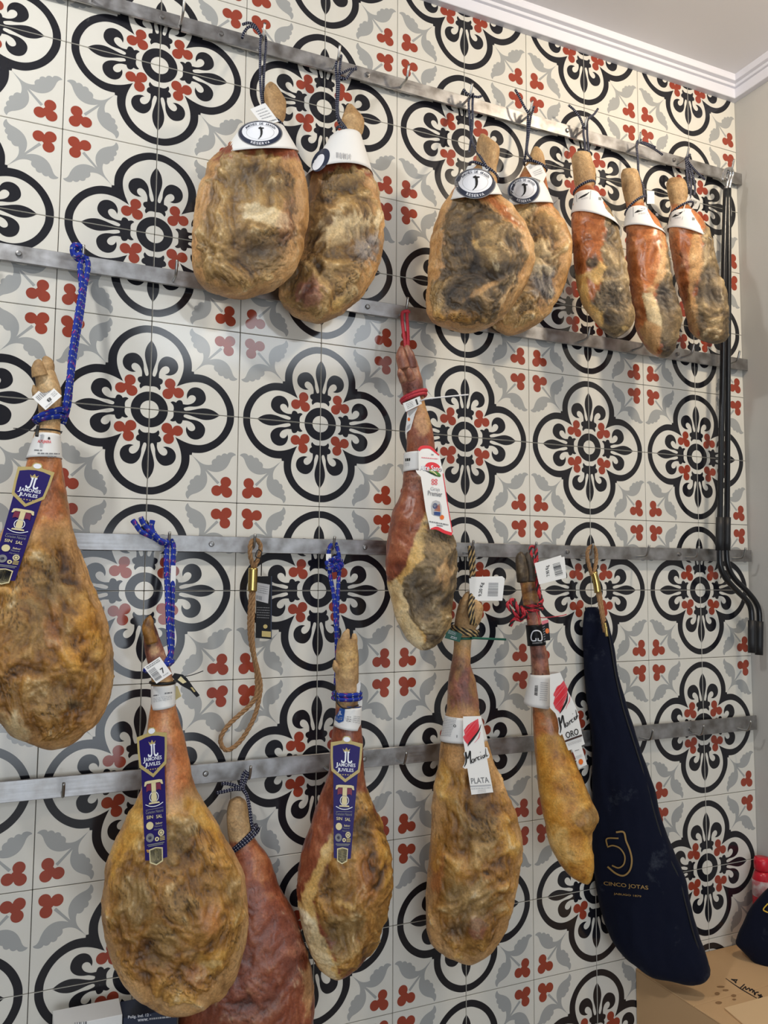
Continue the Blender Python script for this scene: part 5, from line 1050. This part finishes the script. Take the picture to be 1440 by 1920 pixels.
pr.bars(Q(*o([(1020, 508), (1195, 508), (1185, 752), (1000, 750)])), 0, 0, 1, 1, GREYINK, 14, 6, True); pr.text('9,20 Kg', Q(*o([(870, 500), (948, 505), (905, 750), (830, 748)])), 0, 0, 1, 1, INK, 90); pr.build(c)
twisted('hanging_rope', root, [path([(880, 1024, 0.062), (882, 1050, 0.07), (884, 1085, 0.09), (883, 1120, 0.15), (881, 1145, 0.165), (884, 1170, 0.16)]), path([(886, 1024, 0.058), (888, 1050, 0.068), (888, 1085, 0.09), (887, 1125, 0.15), (886, 1150, 0.165), (890, 1172, 0.155)]), ring(sol, 1180, 0.004, 0.006), ring(sol, 1186, 0.005, 0.006)], 0.0046, (GOLDCORD, BLACKCORD), 4, 8)
cord('green_seal', root, [ring(sol, 1196, 0.003, 0.0), path([(884, 1196, 0.15), (900, 1197, 0.15), (925, 1198, 0.145), (948, 1199, 0.14)])], 0.0028, mat('green_plastic', (22, 92, 74), 0.4))
pl = on(sol, (860, 1186, 0.012), (870, 1186, 0.010), (862, 1196, 0.012)); pts = o([(285, 1330), (545, 1430), (500, 1575), (225, 1500)]); c = card('seal_plate', pts, pl.S, MATS['green_plastic'], root, th=0.002); q = Q(*pts); pr = Print(pl.S); pr.lines(q, 0.1, 0.12, 0.62, 0.5, 3, WHITEP, 4, 0.25); pr.lines(q, 0.35, 0.6, 0.75, 0.9, 2, WHITEP, 6, 0.4); pr.build(c)

root, sol = HAMS['h13']; o = crop((970, 1240), 9.14)
b = Band(sol, o([(215, 215)])[0], o([(735, 195)])[0], o([(640, 800)])[0], o([(100, 715)])[0]); c = b.build('paper_band', PAPER, root, label='loose white paper band with a barcode'); pr = Print(b.S, 0.0008)
pr.bars(Q(*o([(300, 412), (355, 415), (345, 592), (290, 582)])), 0, 0, 1, 1, INK, 14, 3, True); pr.lines(Q(*o([(385, 340), (540, 350), (510, 705), (365, 690)])), 0.1, 0.05, 0.95, 0.98, 9, PALEINK, 5, 0.4); pr.build(c)
pl = wallplane(0.185, 1060, 1350, -0.01)
pts = o([(560, 225), (735, 190), (790, 320), (870, 520), (940, 650), (1000, 780), (1028, 868), (1055, 900), (1052, 968), (1110, 1250), (1157, 1420), (1098, 1445), (1196, 1770), (1062, 1830), (935, 1508), (875, 1527), (768, 1245), (738, 1275), (705, 1240), (712, 1150), (690, 990), (650, 890), (560, 800)])
c = card('hanging_label', pts, pl.S, PAPER, root, label='white label with a red scribble, script lettering and the word ORO'); pr = Print(pl.S, 0.0005)
sp = Print(pl.S, 0.0005); pr.lift = 0.0012; scribble(sp, o, [(790, 325), (862, 470), (850, 600), (790, 740), (738, 880), (650, 800), (618, 720), (645, 610), (618, 570), (680, 430), (760, 390)], 9); sp.build(c, 'scribble'); pr.stroke(o([(868, 540), (845, 680), (790, 790), (730, 895)]), [0.6, 3.6, 3.8, 0.8], INK); pr.stroke(o([(905, 600), (890, 690), (860, 740), (835, 815)]), [0.8, 2.0, 1.0, 0.6], PINK)
script(pr, o, [(712, 960), (735, 1080), (748, 1150), (735, 1228)], [(715, 965), (750, 1060), (775, 925), (800, 1040), (822, 1138)],
       [[(862, 1050), (832, 1062), (838, 1110), (862, 1105), (868, 1045), (885, 1100)], [(890, 1020), (905, 1085)], [(895, 1045), (912, 1015), (926, 1018)], [(955, 985), (930, 1000), (938, 1045), (968, 1025)], [(970, 960), (985, 1015)], [(948, 895), (953, 905)], [(1010, 945), (985, 962), (992, 995), (1012, 985), (1015, 940), (1030, 978)], [(1002, 830), (1018, 900), (1030, 945), (1045, 925)]])
pr.text('ORO', Q(*o([(818, 1222), (1040, 1145), (1058, 1250), (848, 1328)])), 0, 0, 1, 1, INK); pr.poly(o([(812, 1358), (1106, 1252), (1112, 1282), (818, 1388)]), mat('brown_ink', (60, 34, 30), 0.5))
pr.lines(Q(*o([(858, 1410), (1100, 1330), (1112, 1375), (880, 1455)])), 0, 0, 1, 1, 3, PALEINK, 3, 0.4); pr.lines(Q(*o([(985, 1530), (1060, 1508), (1064, 1522), (990, 1545)])), 0, 0, 1, 1, 1, GREYINK, 5, 0.8); pr.lines(Q(*o([(1000, 1630), (1110, 1590), (1120, 1640), (1015, 1680)])), 0, 0, 1, 1, 4, PALEINK, 6, 0.35); x, y = o([(1090, 1722)])[0]; pr.oval(x, y, 4.2, 5.4, ORANGEP, n=20, rings=1); pr.build(c)
o = crop((940, 1010), 8.47); cor = [o([p])[0] for p in ((385, 1375), (660, 1350), (712, 1680), (415, 1700))]
b = Band(sol, *cor, grow=0.003); c = b.build('black_band', BLACKP, root, label='black paper band with a white letter mark'); pr = Print(b.S, 0.0008); q = Q(*cor); pr.rect(q, 0.0, 0.0, 1.0, 0.10, PINK)
pr.stroke(o([(548, 1620), (490, 1620), (472, 1560), (500, 1480), (560, 1458), (620, 1480), (645, 1550), (640, 1615), (595, 1620)]), 2.2, WHITEP); pr.stroke(o([(550, 1580), (550, 1625)]), 2, WHITEP); pr.stroke(o([(585, 1580), (585, 1625)]), 2, WHITEP); pr.lines(Q(*o([(490, 1650), (650, 1640), (655, 1662), (495, 1675)])), 0, 0, 1, 1, 1, GREYINK, 3, 0.9); pr.build(c)
pl = wallplane(0.165, 1025, 1180, 0.02); c = card('black_leaflet', o([(640, 1310), (745, 1282), (778, 1612), (690, 1622)]), pl.S, BLACKP, root); pr = Print(pl.S); pr.poly(o([(640, 1312), (745, 1284), (750, 1330), (648, 1368)]), PINK); x, y = o([(730, 1465)])[0]; pr.oval(x, y, 3.6, 5, ORANGEP, n=18, rings=1); pr.lines(Q(*o([(655, 1400), (690, 1380), (705, 1660), (680, 1670)])), 0, 0, 1, 1, 7, GREYINK, 6, 0.4); pr.build(c)
pl = wallplane(0.16, 1030, 1060, 0.01); card('price_tag', o([(560, 380), (1002, 285), (1035, 610), (620, 700)]), lambda x, y, l=0.0: pl.S(x, y, l-0.002), PAPER, root); pts = o([(525, 390), (948, 262), (1025, 622), (598, 728)]); c = card('price_tag', pts, pl.S, PAPER, root, label='white price tag with barcode and weight'); pr = Print(pl.S)
pr.bars(Q(*o([(815, 408), (930, 375), (985, 575), (862, 608)])), 0, 0, 1, 1, INK, 13, 8, True); pr.text('7.90 Kg', Q(*o([(695, 445), (765, 415), (785, 580), (722, 605)])), 0, 0, 1, 1, INK, 90); pr.build(c)
twisted('hanging_rope', root, [path([(1004, 1026, 0.06), (995, 1026, 0.062), (996, 1040, 0.075), (1003, 1056, 0.10), (1005, 1080, 0.13), (1010, 1110, 0.15), (1016, 1126, 0.16), (1010, 1134, 0.175)]), path([(1005, 1028, 0.058), (1006, 1040, 0.07), (1007, 1058, 0.09), (1008, 1085, 0.12), (1012, 1112, 0.14), (1017, 1128, 0.15)]),
     ring(sol, 1136, 0.005, -0.004), ring(sol, 1144, 0.006, -0.004), path([(988, 1150, 0.17), (975, 1146, 0.18), (964, 1136, 0.18), (957, 1128, 0.175), (963, 1124, 0.17), (968, 1135, 0.185), (975, 1150, 0.19), (985, 1155, 0.185)]), path([(985, 1158, 0.175), (972, 1156, 0.185), (960, 1146, 0.18), (952, 1136, 0.175), (953, 1128, 0.17)]),
     path([(985, 1145, 0.19), (982, 1155, 0.195), (976, 1163, 0.185), (966, 1160, 0.18), (960, 1166, 0.175), (957, 1174, 0.172)]), path([(978, 1140, 0.19), (984, 1150, 0.198), (990, 1160, 0.185)])], 0.0046, (REDSTRAND, BLACKCORD, REDSTRAND), 3, 7)
cord('string', root, [path([(1012, 1152, 0.175), (1016, 1158, 0.175), (1050, 1155, 0.16), (1062, 1152, 0.155)]), path([(1006, 1146, 0.18), (1010, 1160, 0.185), (1011, 1172, 0.185)])], 0.0012, REDCORD)
# ------------------------------------------------------------------ hooves
def hoof(key, toes, m_pal, seed, label=None, name='hoof'):
    root, sol = HAMS[key]
    for i, (pts, rad) in enumerate(toes):
        P = path(pts, 6); r = np.interp(np.linspace(0, 1, len(P)), np.linspace(0, 1, len(rad)), rad); v, f, uv = tube(P, r, 18)
        V = v.reshape(len(P), 18, 3); nrm = V-P[:, None]; nrm /= np.linalg.norm(nrm, axis=2)[..., None]+1e-9
        V2, cc, rr = dress(V, nrm*0.35, None, seed+i, [], m_pal, 1.0, [], -0.02); mesh_obj(name, V2.reshape(-1, 3), f, HAM, root, smooth=True, col_attr=cc, rough_attr=rr, label=label)
hoof('h8', [([(84, 700, 0.13), (88, 684, 0.13), (84, 674, 0.132), (80, 671, 0.132)], [0.017, 0.015, 0.010, 0.003]), ([(76, 705, 0.14), (72, 690, 0.143), (72, 680, 0.142), (75, 675, 0.14)], [0.016, 0.013, 0.009, 0.003]), ([(72, 745, 0.13), (66, 732, 0.135), (63, 722, 0.135)], [0.010, 0.007, 0.002])], 'bone', 61)
hoof('h9', [([(772, 690, 0.13), (768, 668, 0.135), (763, 652, 0.135), (761, 648, 0.134)], [0.014, 0.013, 0.008, 0.003]), ([(757, 690, 0.14), (752, 668, 0.145), (753, 654, 0.143), (754, 650, 0.14)], [0.014, 0.012, 0.007, 0.003]), ([(772, 712, 0.16), (768, 698, 0.168), (766, 690, 0.166)], [0.010, 0.008, 0.002]), ([(757, 715, 0.155), (751, 700, 0.162), (748, 692, 0.16)], [0.010, 0.008, 0.002])], 'purple', 71)
hoof('h10', [([(284, 1205, 0.175), (278, 1180, 0.178), (280, 1163, 0.176), (282, 1154, 0.175)], [0.0125, 0.0125, 0.009, 0.002])], 'goldbrown', 81)
hoof('h11', [([(642, 1222, 0.13), (645, 1205, 0.137), (649, 1190, 0.137), (653, 1180, 0.135)], [0.013, 0.0125, 0.009, 0.003]), ([(661, 1225, 0.13), (662, 1208, 0.132), (664, 1195, 0.131), (664, 1188, 0.13)], [0.012, 0.010, 0.007, 0.003]), ([(640, 1262, 0.135), (630, 1250, 0.14), (627, 1238, 0.14)], [0.010, 0.008, 0.002])], 'bone', 91)
hoof('h12', [([(868, 1150, 0.13), (872, 1130, 0.135), (876, 1116, 0.135), (880, 1110, 0.133)], [0.014, 0.012, 0.008, 0.003]), ([(890, 1155, 0.125), (896, 1138, 0.125), (898, 1126, 0.124)], [0.012, 0.009, 0.003])], 'bone', 101)
hoof('h13', [([(980, 1090, 0.14), (978, 1065, 0.146), (976, 1045, 0.145), (977, 1036, 0.142)], [0.014, 0.0145, 0.012, 0.005]), ([(995, 1090, 0.135), (994, 1068, 0.138), (990, 1046, 0.138), (989, 1036, 0.136)], [0.013, 0.0125, 0.010, 0.004])], 'black', 111, 'blackened hoof')

# ------------------------------------------------------------------ spare rope loop
o = crop((380, 990), 4.467); base = bp(np.array(425.0), np.array(1405.0), 0.05)
root = empty('rope_loop', base, 'empty brown hemp rope loop with a brass sleeve on the middle bar', 'rope')
c_ = lambda pts: path([(*o([(x, y)])[0], d) for x, y, d in pts])
twisted('rope', root, [c_([(425, 330, 0.05), (398, 230, 0.06), (400, 140, 0.062), (425, 100, 0.06), (465, 110, 0.058), (485, 160, 0.055), (470, 240, 0.052), (432, 330, 0.048)]),
    c_([(408, 530, 0.048), (398, 650, 0.045), (392, 800, 0.042), (402, 950, 0.040), (432, 1100, 0.038), (452, 1230, 0.036), (450, 1400, 0.034), (390, 1490, 0.032), (290, 1580, 0.030), (200, 1670, 0.030), (150, 1760, 0.030), (165, 1835, 0.030), (215, 1860, 0.030), (300, 1800, 0.030), (380, 1690, 0.032), (440, 1560, 0.034), (475, 1420, 0.036), (485, 1310, 0.038), (460, 1190, 0.041), (430, 1060, 0.044), (415, 900, 0.046), (418, 750, 0.048), (425, 530, 0.05)])], 0.0052, (HEMP,), 3, 7)
MB().tube(c_([(424, 335, 0.05), (420, 430, 0.049), (416, 530, 0.048)]), 0.0105, 18).build('brass_sleeve', BRASS, root, smooth=True)
cord('string', root, [c_([(470, 180, 0.065), (495, 205, 0.066), (480, 250, 0.066), (445, 240, 0.066), (455, 195, 0.066), (470, 180, 0.065)]), c_([(480, 250, 0.066), (492, 300, 0.06), (490, 400, 0.05)])], 0.0012, BLACKCORD)
pl = wallplane(0.034, 492, 1130); pts = o([(450, 405), (582, 403), (578, 932), (444, 920)]); c = card('swing_tag', pts, pl.S, BLACKP, root, th=0.003, label='black swing tag with a white sticker'); q = Q(*pts); pr = Print(pl.S)
pr.rect(q, 0.93, 0, 0.99, 1, NAVY); s = Q(*o([(450, 455), (562, 475), (548, 632), (442, 605)])); pr.rect(s, 0, 0, 1, 1, PALEINK); pr.lines(s, 0.15, 0.15, 0.9, 0.6, 4, GREYINK, 3, 0.3); pr.bars(s, 0.05, 0.7, 0.5, 0.92, GREYINK, 8, 3); pr.lines(q, 0.05, 0.5, 0.85, 0.7, 5, GREYINK, 7, 0.25); pr.rect(q, 0.38, 0.88, 0.95, 0.97, GOLDP); pr.oval(*o([(525, 825)])[0], 4, 4, GOLDP, n=16, rings=1); pr.build(c)

# ------------------------------------------------------------------ navy ham cover hanging on the middle bar
def fabric():
    m = mat('navy_fabric', (13, 18, 36), 0.85, spec=0.12); nt = m.node_tree; b = nt.nodes['Principled BSDF']; tc = nt.nodes.new('ShaderNodeTexCoord')
    n = nt.nodes.new('ShaderNodeTexNoise'); n.inputs['Scale'].default_value = 7; n.inputs['Detail'].default_value = 9; n.inputs['Roughness'].default_value = 0.7; nt.links.new(tc.outputs['Object'], n.inputs['Vector'])
    r = nt.nodes.new('ShaderNodeValToRGB'); r.color_ramp.elements[0].position = 0.57; r.color_ramp.elements[1].position = 0.84
    r.color_ramp.elements[0].color = (*lin((13, 18, 36)), 1); r.color_ramp.elements[1].color = (*lin((84, 90, 100)), 1); nt.links.new(n.outputs['Fac'], r.inputs[0]); nt.links.new(r.outputs[0], b.inputs['Base Color'])
    w = nt.nodes.new('ShaderNodeTexNoise'); w.inputs['Scale'].default_value = 900; nt.links.new(tc.outputs['Object'], w.inputs['Vector']); bm = nt.nodes.new('ShaderNodeBump'); bm.inputs['Strength'].default_value = 0.5; bm.inputs['Distance'].default_value = 0.001
    nt.links.new(w.outputs['Fac'], bm.inputs['Height']); nt.links.new(bm.outputs[0], b.inputs['Normal']); b.inputs['Sheen Weight'].default_value = 0.05; b.inputs['Sheen Roughness'].default_value = 0.5
    return m
FABRIC = fabric(); GOLDTHREAD = mat('gold_thread', (150, 118, 62), 0.5)
def cover(name, sol, root, amp, clampz=None, maxx=None, label=None):
    V, th, c, q = sol.grid(); nrm = solid_normals(V)
    if ((V-V.mean(1, keepdims=True))*nrm).sum() < 0: nrm = -nrm
    P = V.reshape(-1, 3)+5; d = amp*(fbm(P*np.array([9, 9, 4]), 3)+0.35*fbm(P*np.array([30, 30, 14])+3, 2)); V2 = V+nrm*(d.reshape(V.shape[:2])*np.clip(sol.hw/0.05, 0.1, 1)[:, None])[..., None]
    V2[..., 1] = np.minimum(V2[..., 1], -0.022 if clampz is None else -0.004)
    if clampz is not None: V2[..., 2] = np.maximum(V2[..., 2], clampz)
    if maxx is not None: V2[..., 0] = np.minimum(V2[..., 0], maxx)
    return mesh_obj(name, V2.reshape(-1, 3), grid_faces(*V.shape[:2]), FABRIC, root, smooth=True)
tab = [(1138, 1100, 1118), (1148, 1091, 1130), (1163, 1089, 1139), (1190, 1088, 1146), (1220, 1090, 1153), (1273, 1095, 1162), (1330, 1101, 1177), (1380, 1106, 1193), (1413, 1107, 1203), (1473, 1108, 1223), (1540, 1107, 1241), (1600, 1109, 1262), (1647, 1112, 1284), (1693, 1121, 1296),
       (1747, 1140, 1309), (1780, 1160, 1319), (1810, 1190, 1328), (1825, 1216, 1330), (1836, 1255, 1322), (1843, 1285, 1308)]
sol = Solid(tab, 0.085, k=0.17, n=2.4, res=0.6); root = empty('ham_cover', sol.w(sol.Xc[-1:], np.zeros(1), sol.Zc[-1:])[0], 'long navy fabric ham cover with gold lettering hanging at the right', 'cover', 'navy ham covers')
body = cover('cover_body', sol, root, 0.009)
pr = Print(sol.S, 0.006); o = crop((1060, 1130), 2.63)
pr.stroke(o([(262, 1162), (205, 1164), (207, 1200)]), 2.6, GOLDTHREAD, 6); pr.stroke(o([(207, 1205), (235, 1198), (270, 1212), (293, 1250), (288, 1290), (262, 1308), (230, 1296)]), 2.6, GOLDTHREAD); pr.stroke(o([(250, 1132), (288, 1132), (300, 1175), (318, 1220), (328, 1270), (318, 1320), (288, 1346), (250, 1336), (208, 1302)]), 3.2, GOLDTHREAD)
pr.text('CINCO JOTAS', Q(*o([(188, 1374), (408, 1396), (410, 1422), (190, 1398)])), 0, 0, 1, 1, GOLDTHREAD); pr.text('JABUGO 1879', Q(*o([(238, 1430), (374, 1444), (375, 1456), (239, 1442)])), 0, 0, 1, 1, GOLDTHREAD); pr.build(body, 'embroidery')
edge = [(1128, 1146), (1141, 1170), (1150, 1210), (1160, 1270), (1174, 1330), (1196, 1400), (1216, 1465), (1236, 1540), (1256, 1600), (1278, 1647), (1290, 1693), (1304, 1747), (1316, 1785), (1324, 1818)]
mb = MB(); E = np.array(edge, float); mb.tube(crom(sol.S(E[:, 0]-5, E[:, 1], 0.002), 6), 0.0026, 8); mb.build('zip_seam', mat('black_tape', (15, 15, 18), 0.6), root, smooth=True)
fl = Solid([(1768, 1304, 1312), (1785, 1305, 1321), (1805, 1309, 1328), (1820, 1318, 1332), (1829, 1326, 1331)], 0.10, k=0.05, res=1.0); cover('zip_flap', fl, root, 0.001)
twisted('hanging_rope', root, [path([(1109, 1078, 0.062), (1102, 1050, 0.06), (1102, 1032, 0.06), (1110, 1024, 0.06), (1116, 1030, 0.058), (1118, 1050, 0.058), (1113, 1078, 0.06)]), path([(1120, 1108, 0.062), (1126, 1140, 0.07), (1131, 1170, 0.08), (1134, 1185, 0.085)]), path([(1124, 1108, 0.06), (1129, 1140, 0.068), (1133, 1165, 0.078)])], 0.0052, (HEMP,), 3, 7)
MB().tube(path([(1113, 1073, 0.061), (1118, 1092, 0.062), (1121, 1111, 0.063)]), 0.0095, 18).build('brass_sleeve', BRASS, root, smooth=True)
mb = MB(); mb.tube(path([(1134, 1168, 0.105), (1136, 1178, 0.107)]), 0.0045, 10); mb.tube(path([(1136, 1176, 0.108), (1137, 1186, 0.109), (1138, 1193, 0.109)]), [0.004]*17, 10); mb.build('zip_pull', BRASS, root, smooth=True)

# ------------------------------------------------------------------ two crank poles on the end of the bars
BLACKPOLE = mat('black_pole', (22, 24, 28), 0.25); CHROME = mat('chrome', (200, 202, 204), 0.12, metal=1.0); GRIP = mat('black_grip', (26, 27, 30), 0.5)
for label, dd, hk, rod, sleeve, grip in (
    ('black crank pole with a chrome hook, left of the pair by the corner', 0.070, [(1361, 357), (1364, 342), (1369, 328), (1367, 318), (1361, 318), (1356, 328), (1354, 338)], [(1361, 355), (1358, 450), (1356, 560), (1355, 673), (1352, 850), (1350, 970), (1349, 1040), (1352, 1066), (1362, 1086), (1382, 1108), (1400, 1126), (1408, 1142), (1410, 1168)], [(1350, 970), (1349, 1032)], [(1410, 1163), (1410, 1224)]),
    ('black crank pole with a chrome hook, right of the pair by the corner', 0.052, [(1367, 355), (1370, 340), (1374, 326), (1371, 317), (1365, 317), (1362, 326), (1362, 336)], [(1366, 354), (1366, 450), (1366, 560), (1365, 673), (1364, 850), (1363, 970), (1362, 1035), (1366, 1064), (1378, 1086), (1400, 1108), (1416, 1128), (1423, 1146), (1424, 1170)], [(1363, 970), (1362, 1032)], [(1424, 1165), (1423, 1228)])):
    root = empty('crank_pole', bp(np.array(float(grip[1][0])), np.array(float(grip[1][1])), dd), label, 'crank pole', 'crank poles in the corner')
    MB().tube(path([(x, y, dd) for x, y in rod], 5), 0.0082, 14).build('pole', BLACKPOLE, root, smooth=True)
    MB().tube(path([(x, y, dd+0.004*i) for i, (x, y) in enumerate(hk)], 6), 0.0048, 12).build('hook', CHROME, root, smooth=True)
    MB().tube(path([(x, y, dd) for x, y in sleeve], 3), 0.0112, 14).build('sleeve', GRIP, root, smooth=True)
    MB().tube(path([(x, y, dd) for x, y in grip], 3), 0.0115, 14).build('grip', GRIP, root, smooth=True)

# ------------------------------------------------------------------ boxes and things at the foot of the wall
CARD = mat('cardboard', (214, 176, 132), 0.8, spec=0.2, noise=(2.5, (202, 164, 120), 0.3), bump=(300, 0.1)); STAIN = mat('cardboard_stain', (150, 116, 82), 0.85, spec=0.1); MARKER = mat('marker_ink', (34, 26, 24), 0.6)
root = empty('cardboard_box', (1.56, -0.22, 0), 'brown cardboard box with handwriting on its lid, below the hanging cover', 'box')
BX0, BX1, BY0, BY1, BZ = 1.33, 1.785, -0.42, -0.003, 0.436
mb = MB(); t = 0.004
mb.box((BX0, BY0, 0), (BX0+t, BY1, BZ-0.004)); mb.box((BX1-t, BY0, 0), (BX1, BY1, BZ-0.004)); mb.box((BX0+t, BY1-t, 0), (BX1-t, BY1, BZ-0.004)); mb.box((BX0+t, BY0, 0), (BX1-t, BY0+t, BZ-0.004)); mb.build('carton', CARD, root)
ym = (BY0+BY1)/2
lid = MB().box((BX0, ym+0.0006, BZ-0.004), (BX1, BY1, BZ), bev=0.001).build('flap', CARD, root); MB().box((BX0, BY0, BZ-0.004), (BX1, ym-0.0006, BZ), bev=0.001).build('flap', CARD, root)
SB = lambda x, y, l=0.0: hit(np.asarray(x, float), np.asarray(y, float), np.array([0, 0, BZ+l]), np.array([0, 0, 1.0]))
pr = Print(SB, 0.0002); o = crop((1340, 1560), 5.33)
pr.stroke(o([(110, 1462), (250, 1560), (420, 1660)]), [1.2, 2.0, 1.6], MARKER)
for s in ([(165, 1470), (200, 1490), (215, 1510)], [(175, 1475), (230, 1478)], [(222, 1475), (205, 1510)], [(300, 1520), (255, 1560)], [(275, 1575), (310, 1545), (312, 1575), (345, 1560), (350, 1590)], [(350, 1590), (370, 1570), (385, 1585), (375, 1605)], [(395, 1580), (400, 1630), (410, 1605), (440, 1600)], [(470, 1625), (440, 1635), (465, 1650), (435, 1660)], [(430, 1625), (480, 1645)]): pr.stroke(o(s), 2.2, MARKER, 4)
for x, y, rx, ry in ((25, 1615, 26, 16), (40, 1705, 34, 14), (190, 1635, 26, 14), (195, 1672, 20, 8), (60, 1545, 40, 8), (110, 1580, 30, 9)): px, py = o([(x, y)])[0]; pr.oval(px, py, rx/5.33, ry/5.33, STAIN, n=20, rings=2)
pr.build(lid, 'handwriting')
s0 = MB(); a = SB(np.array([1355.0, 1440.0, 1384.0]), np.array([1889.0, 1870.0, 1920.0])); 
sheet = mesh_obj('cardboard_sheet', np.array([(1.388, -0.254, BZ+0.004), (1.775, -0.262, BZ+0.006), (1.775, -0.50, BZ+0.002), (1.335, -0.50, BZ+0.002), (1.388, -0.254, BZ+0.0008), (1.775, -0.262, BZ+0.0008), (1.775, -0.50, BZ+0.0008), (1.335, -0.50, BZ+0.0008)]), [(0, 3, 2, 1), (4, 5, 6, 7), (0, 1, 5, 4), (1, 2, 6, 5), (2, 3, 7, 6), (3, 0, 4, 7)], mat('pale_cardboard', (226, 192, 148), 0.8, spec=0.2), loc=(1.56, -0.37, BZ))
tag(sheet, 'loose pale cardboard sheet lying on the front of the box', 'cardboard')
tab = [(1655, 1452, 1474), (1675, 1431, 1478), (1700, 1407, 1480), (1730, 1391, 1480), (1752, 1380, 1480), (1766, 1377, 1480), (1782, 1391, 1480), (1800, 1408, 1480), (1835, 1440, 1480), (1852, 1456, 1476)]
sol = Solid(tab, 0.13, k=0.15, n=2.4, res=0.7); root = empty('ham_cover', sol.w(sol.Xc[-1:], np.zeros(1), sol.Zc[-1:])[0], 'folded navy fabric ham cover with a yellow mark leaning on the cardboard box', 'cover', 'navy ham covers')
body = cover('cover_body', sol, root, 0.006, BZ+0.001, 1.79)
pr = Print(sol.S, 0.004); o = crop((1340, 1560), 5.33); YEL = mat('yellow_print', (214, 176, 52), 0.5); pr.stroke(o([(532, 715), (487, 775), (532, 805)]), 2.4, YEL, 6); pr.build(body, 'printing')
root = empty('spray_bottle', (1.765, -0.047, BZ), 'red bottle with a white label in the corner on the cardboard box', 'bottle')
zs = [(0, 0.026), (0.004, 0.0285), (0.19, 0.0285), (0.205, 0.024), (0.215, 0.019)]; RB = mat('red_plastic', (206, 32, 50), 0.3)
MB().tube([(1.765, -0.047, BZ+z) for z, r in zs], [r for z, r in zs], 24).build('bottle_body', RB, root, smooth=True)
MB().tube([(1.765, -0.047, BZ+z) for z in (0.2151, 0.222, 0.245, 0.252)], [0.020, 0.0225, 0.0225, 0.02], 24).build('cap', RB, root, smooth=True)
MB().tube([(1.765, -0.047, BZ+z) for z in (0.145, 0.1455, 0.1905, 0.191)], [0.0285, 0.0289, 0.0289, 0.0285], 24, cap=False).build('white_label', mat('bottle_label', (224, 218, 218), 0.5, noise=(40, (200, 120, 124), 0.12)), root, smooth=True)
for label, x0, x1, z1, m, kind in (('white carton standing at the foot of the wall, bottom left', -0.155, -0.030, 0.640, PAPER, 0), ('navy and white printed carton under the largest ham', -0.028, 0.076, 0.632, NAVY, 1)):
    root = empty('packing_carton', ((x0+x1)/2, -0.065, 0), label, 'carton'); MB().box((x0, -0.100, 0), (x1, -0.032, z1), bev=0.001).build('carton', PAPER if kind == 0 else NAVY, root)
    pl = Plane((x0, -0.1002, z1), (x1, -0.1002, z1), (x0, -0.1002, 0)); pr = Print(pl.S, 0.0003)
    if kind: q = Q((240, 1904), (310, 1896), (310, 1905), (240, 1913)); pr.text('Polig. Ind. 12 -', q, 0.0, 0.05, 0.62, 0.85, WHITEP); pr.text('www.', Q((258, 1911), (278, 1909), (278, 1914), (258, 1916)), 0, 0, 1, 1, WHITEP); pr.lines(Q((280, 1909), (320, 1905), (320, 1909), (280, 1913)), 0, 0, 1, 1, 1, PALEINK, 4, 0.8)
    else: pr.bars(Q((140, 1917), (165, 1915), (165, 1926), (140, 1927)), 0, 0, 1, 1, GREYINK, 6, 3)
    pr.build(root, 'printing')
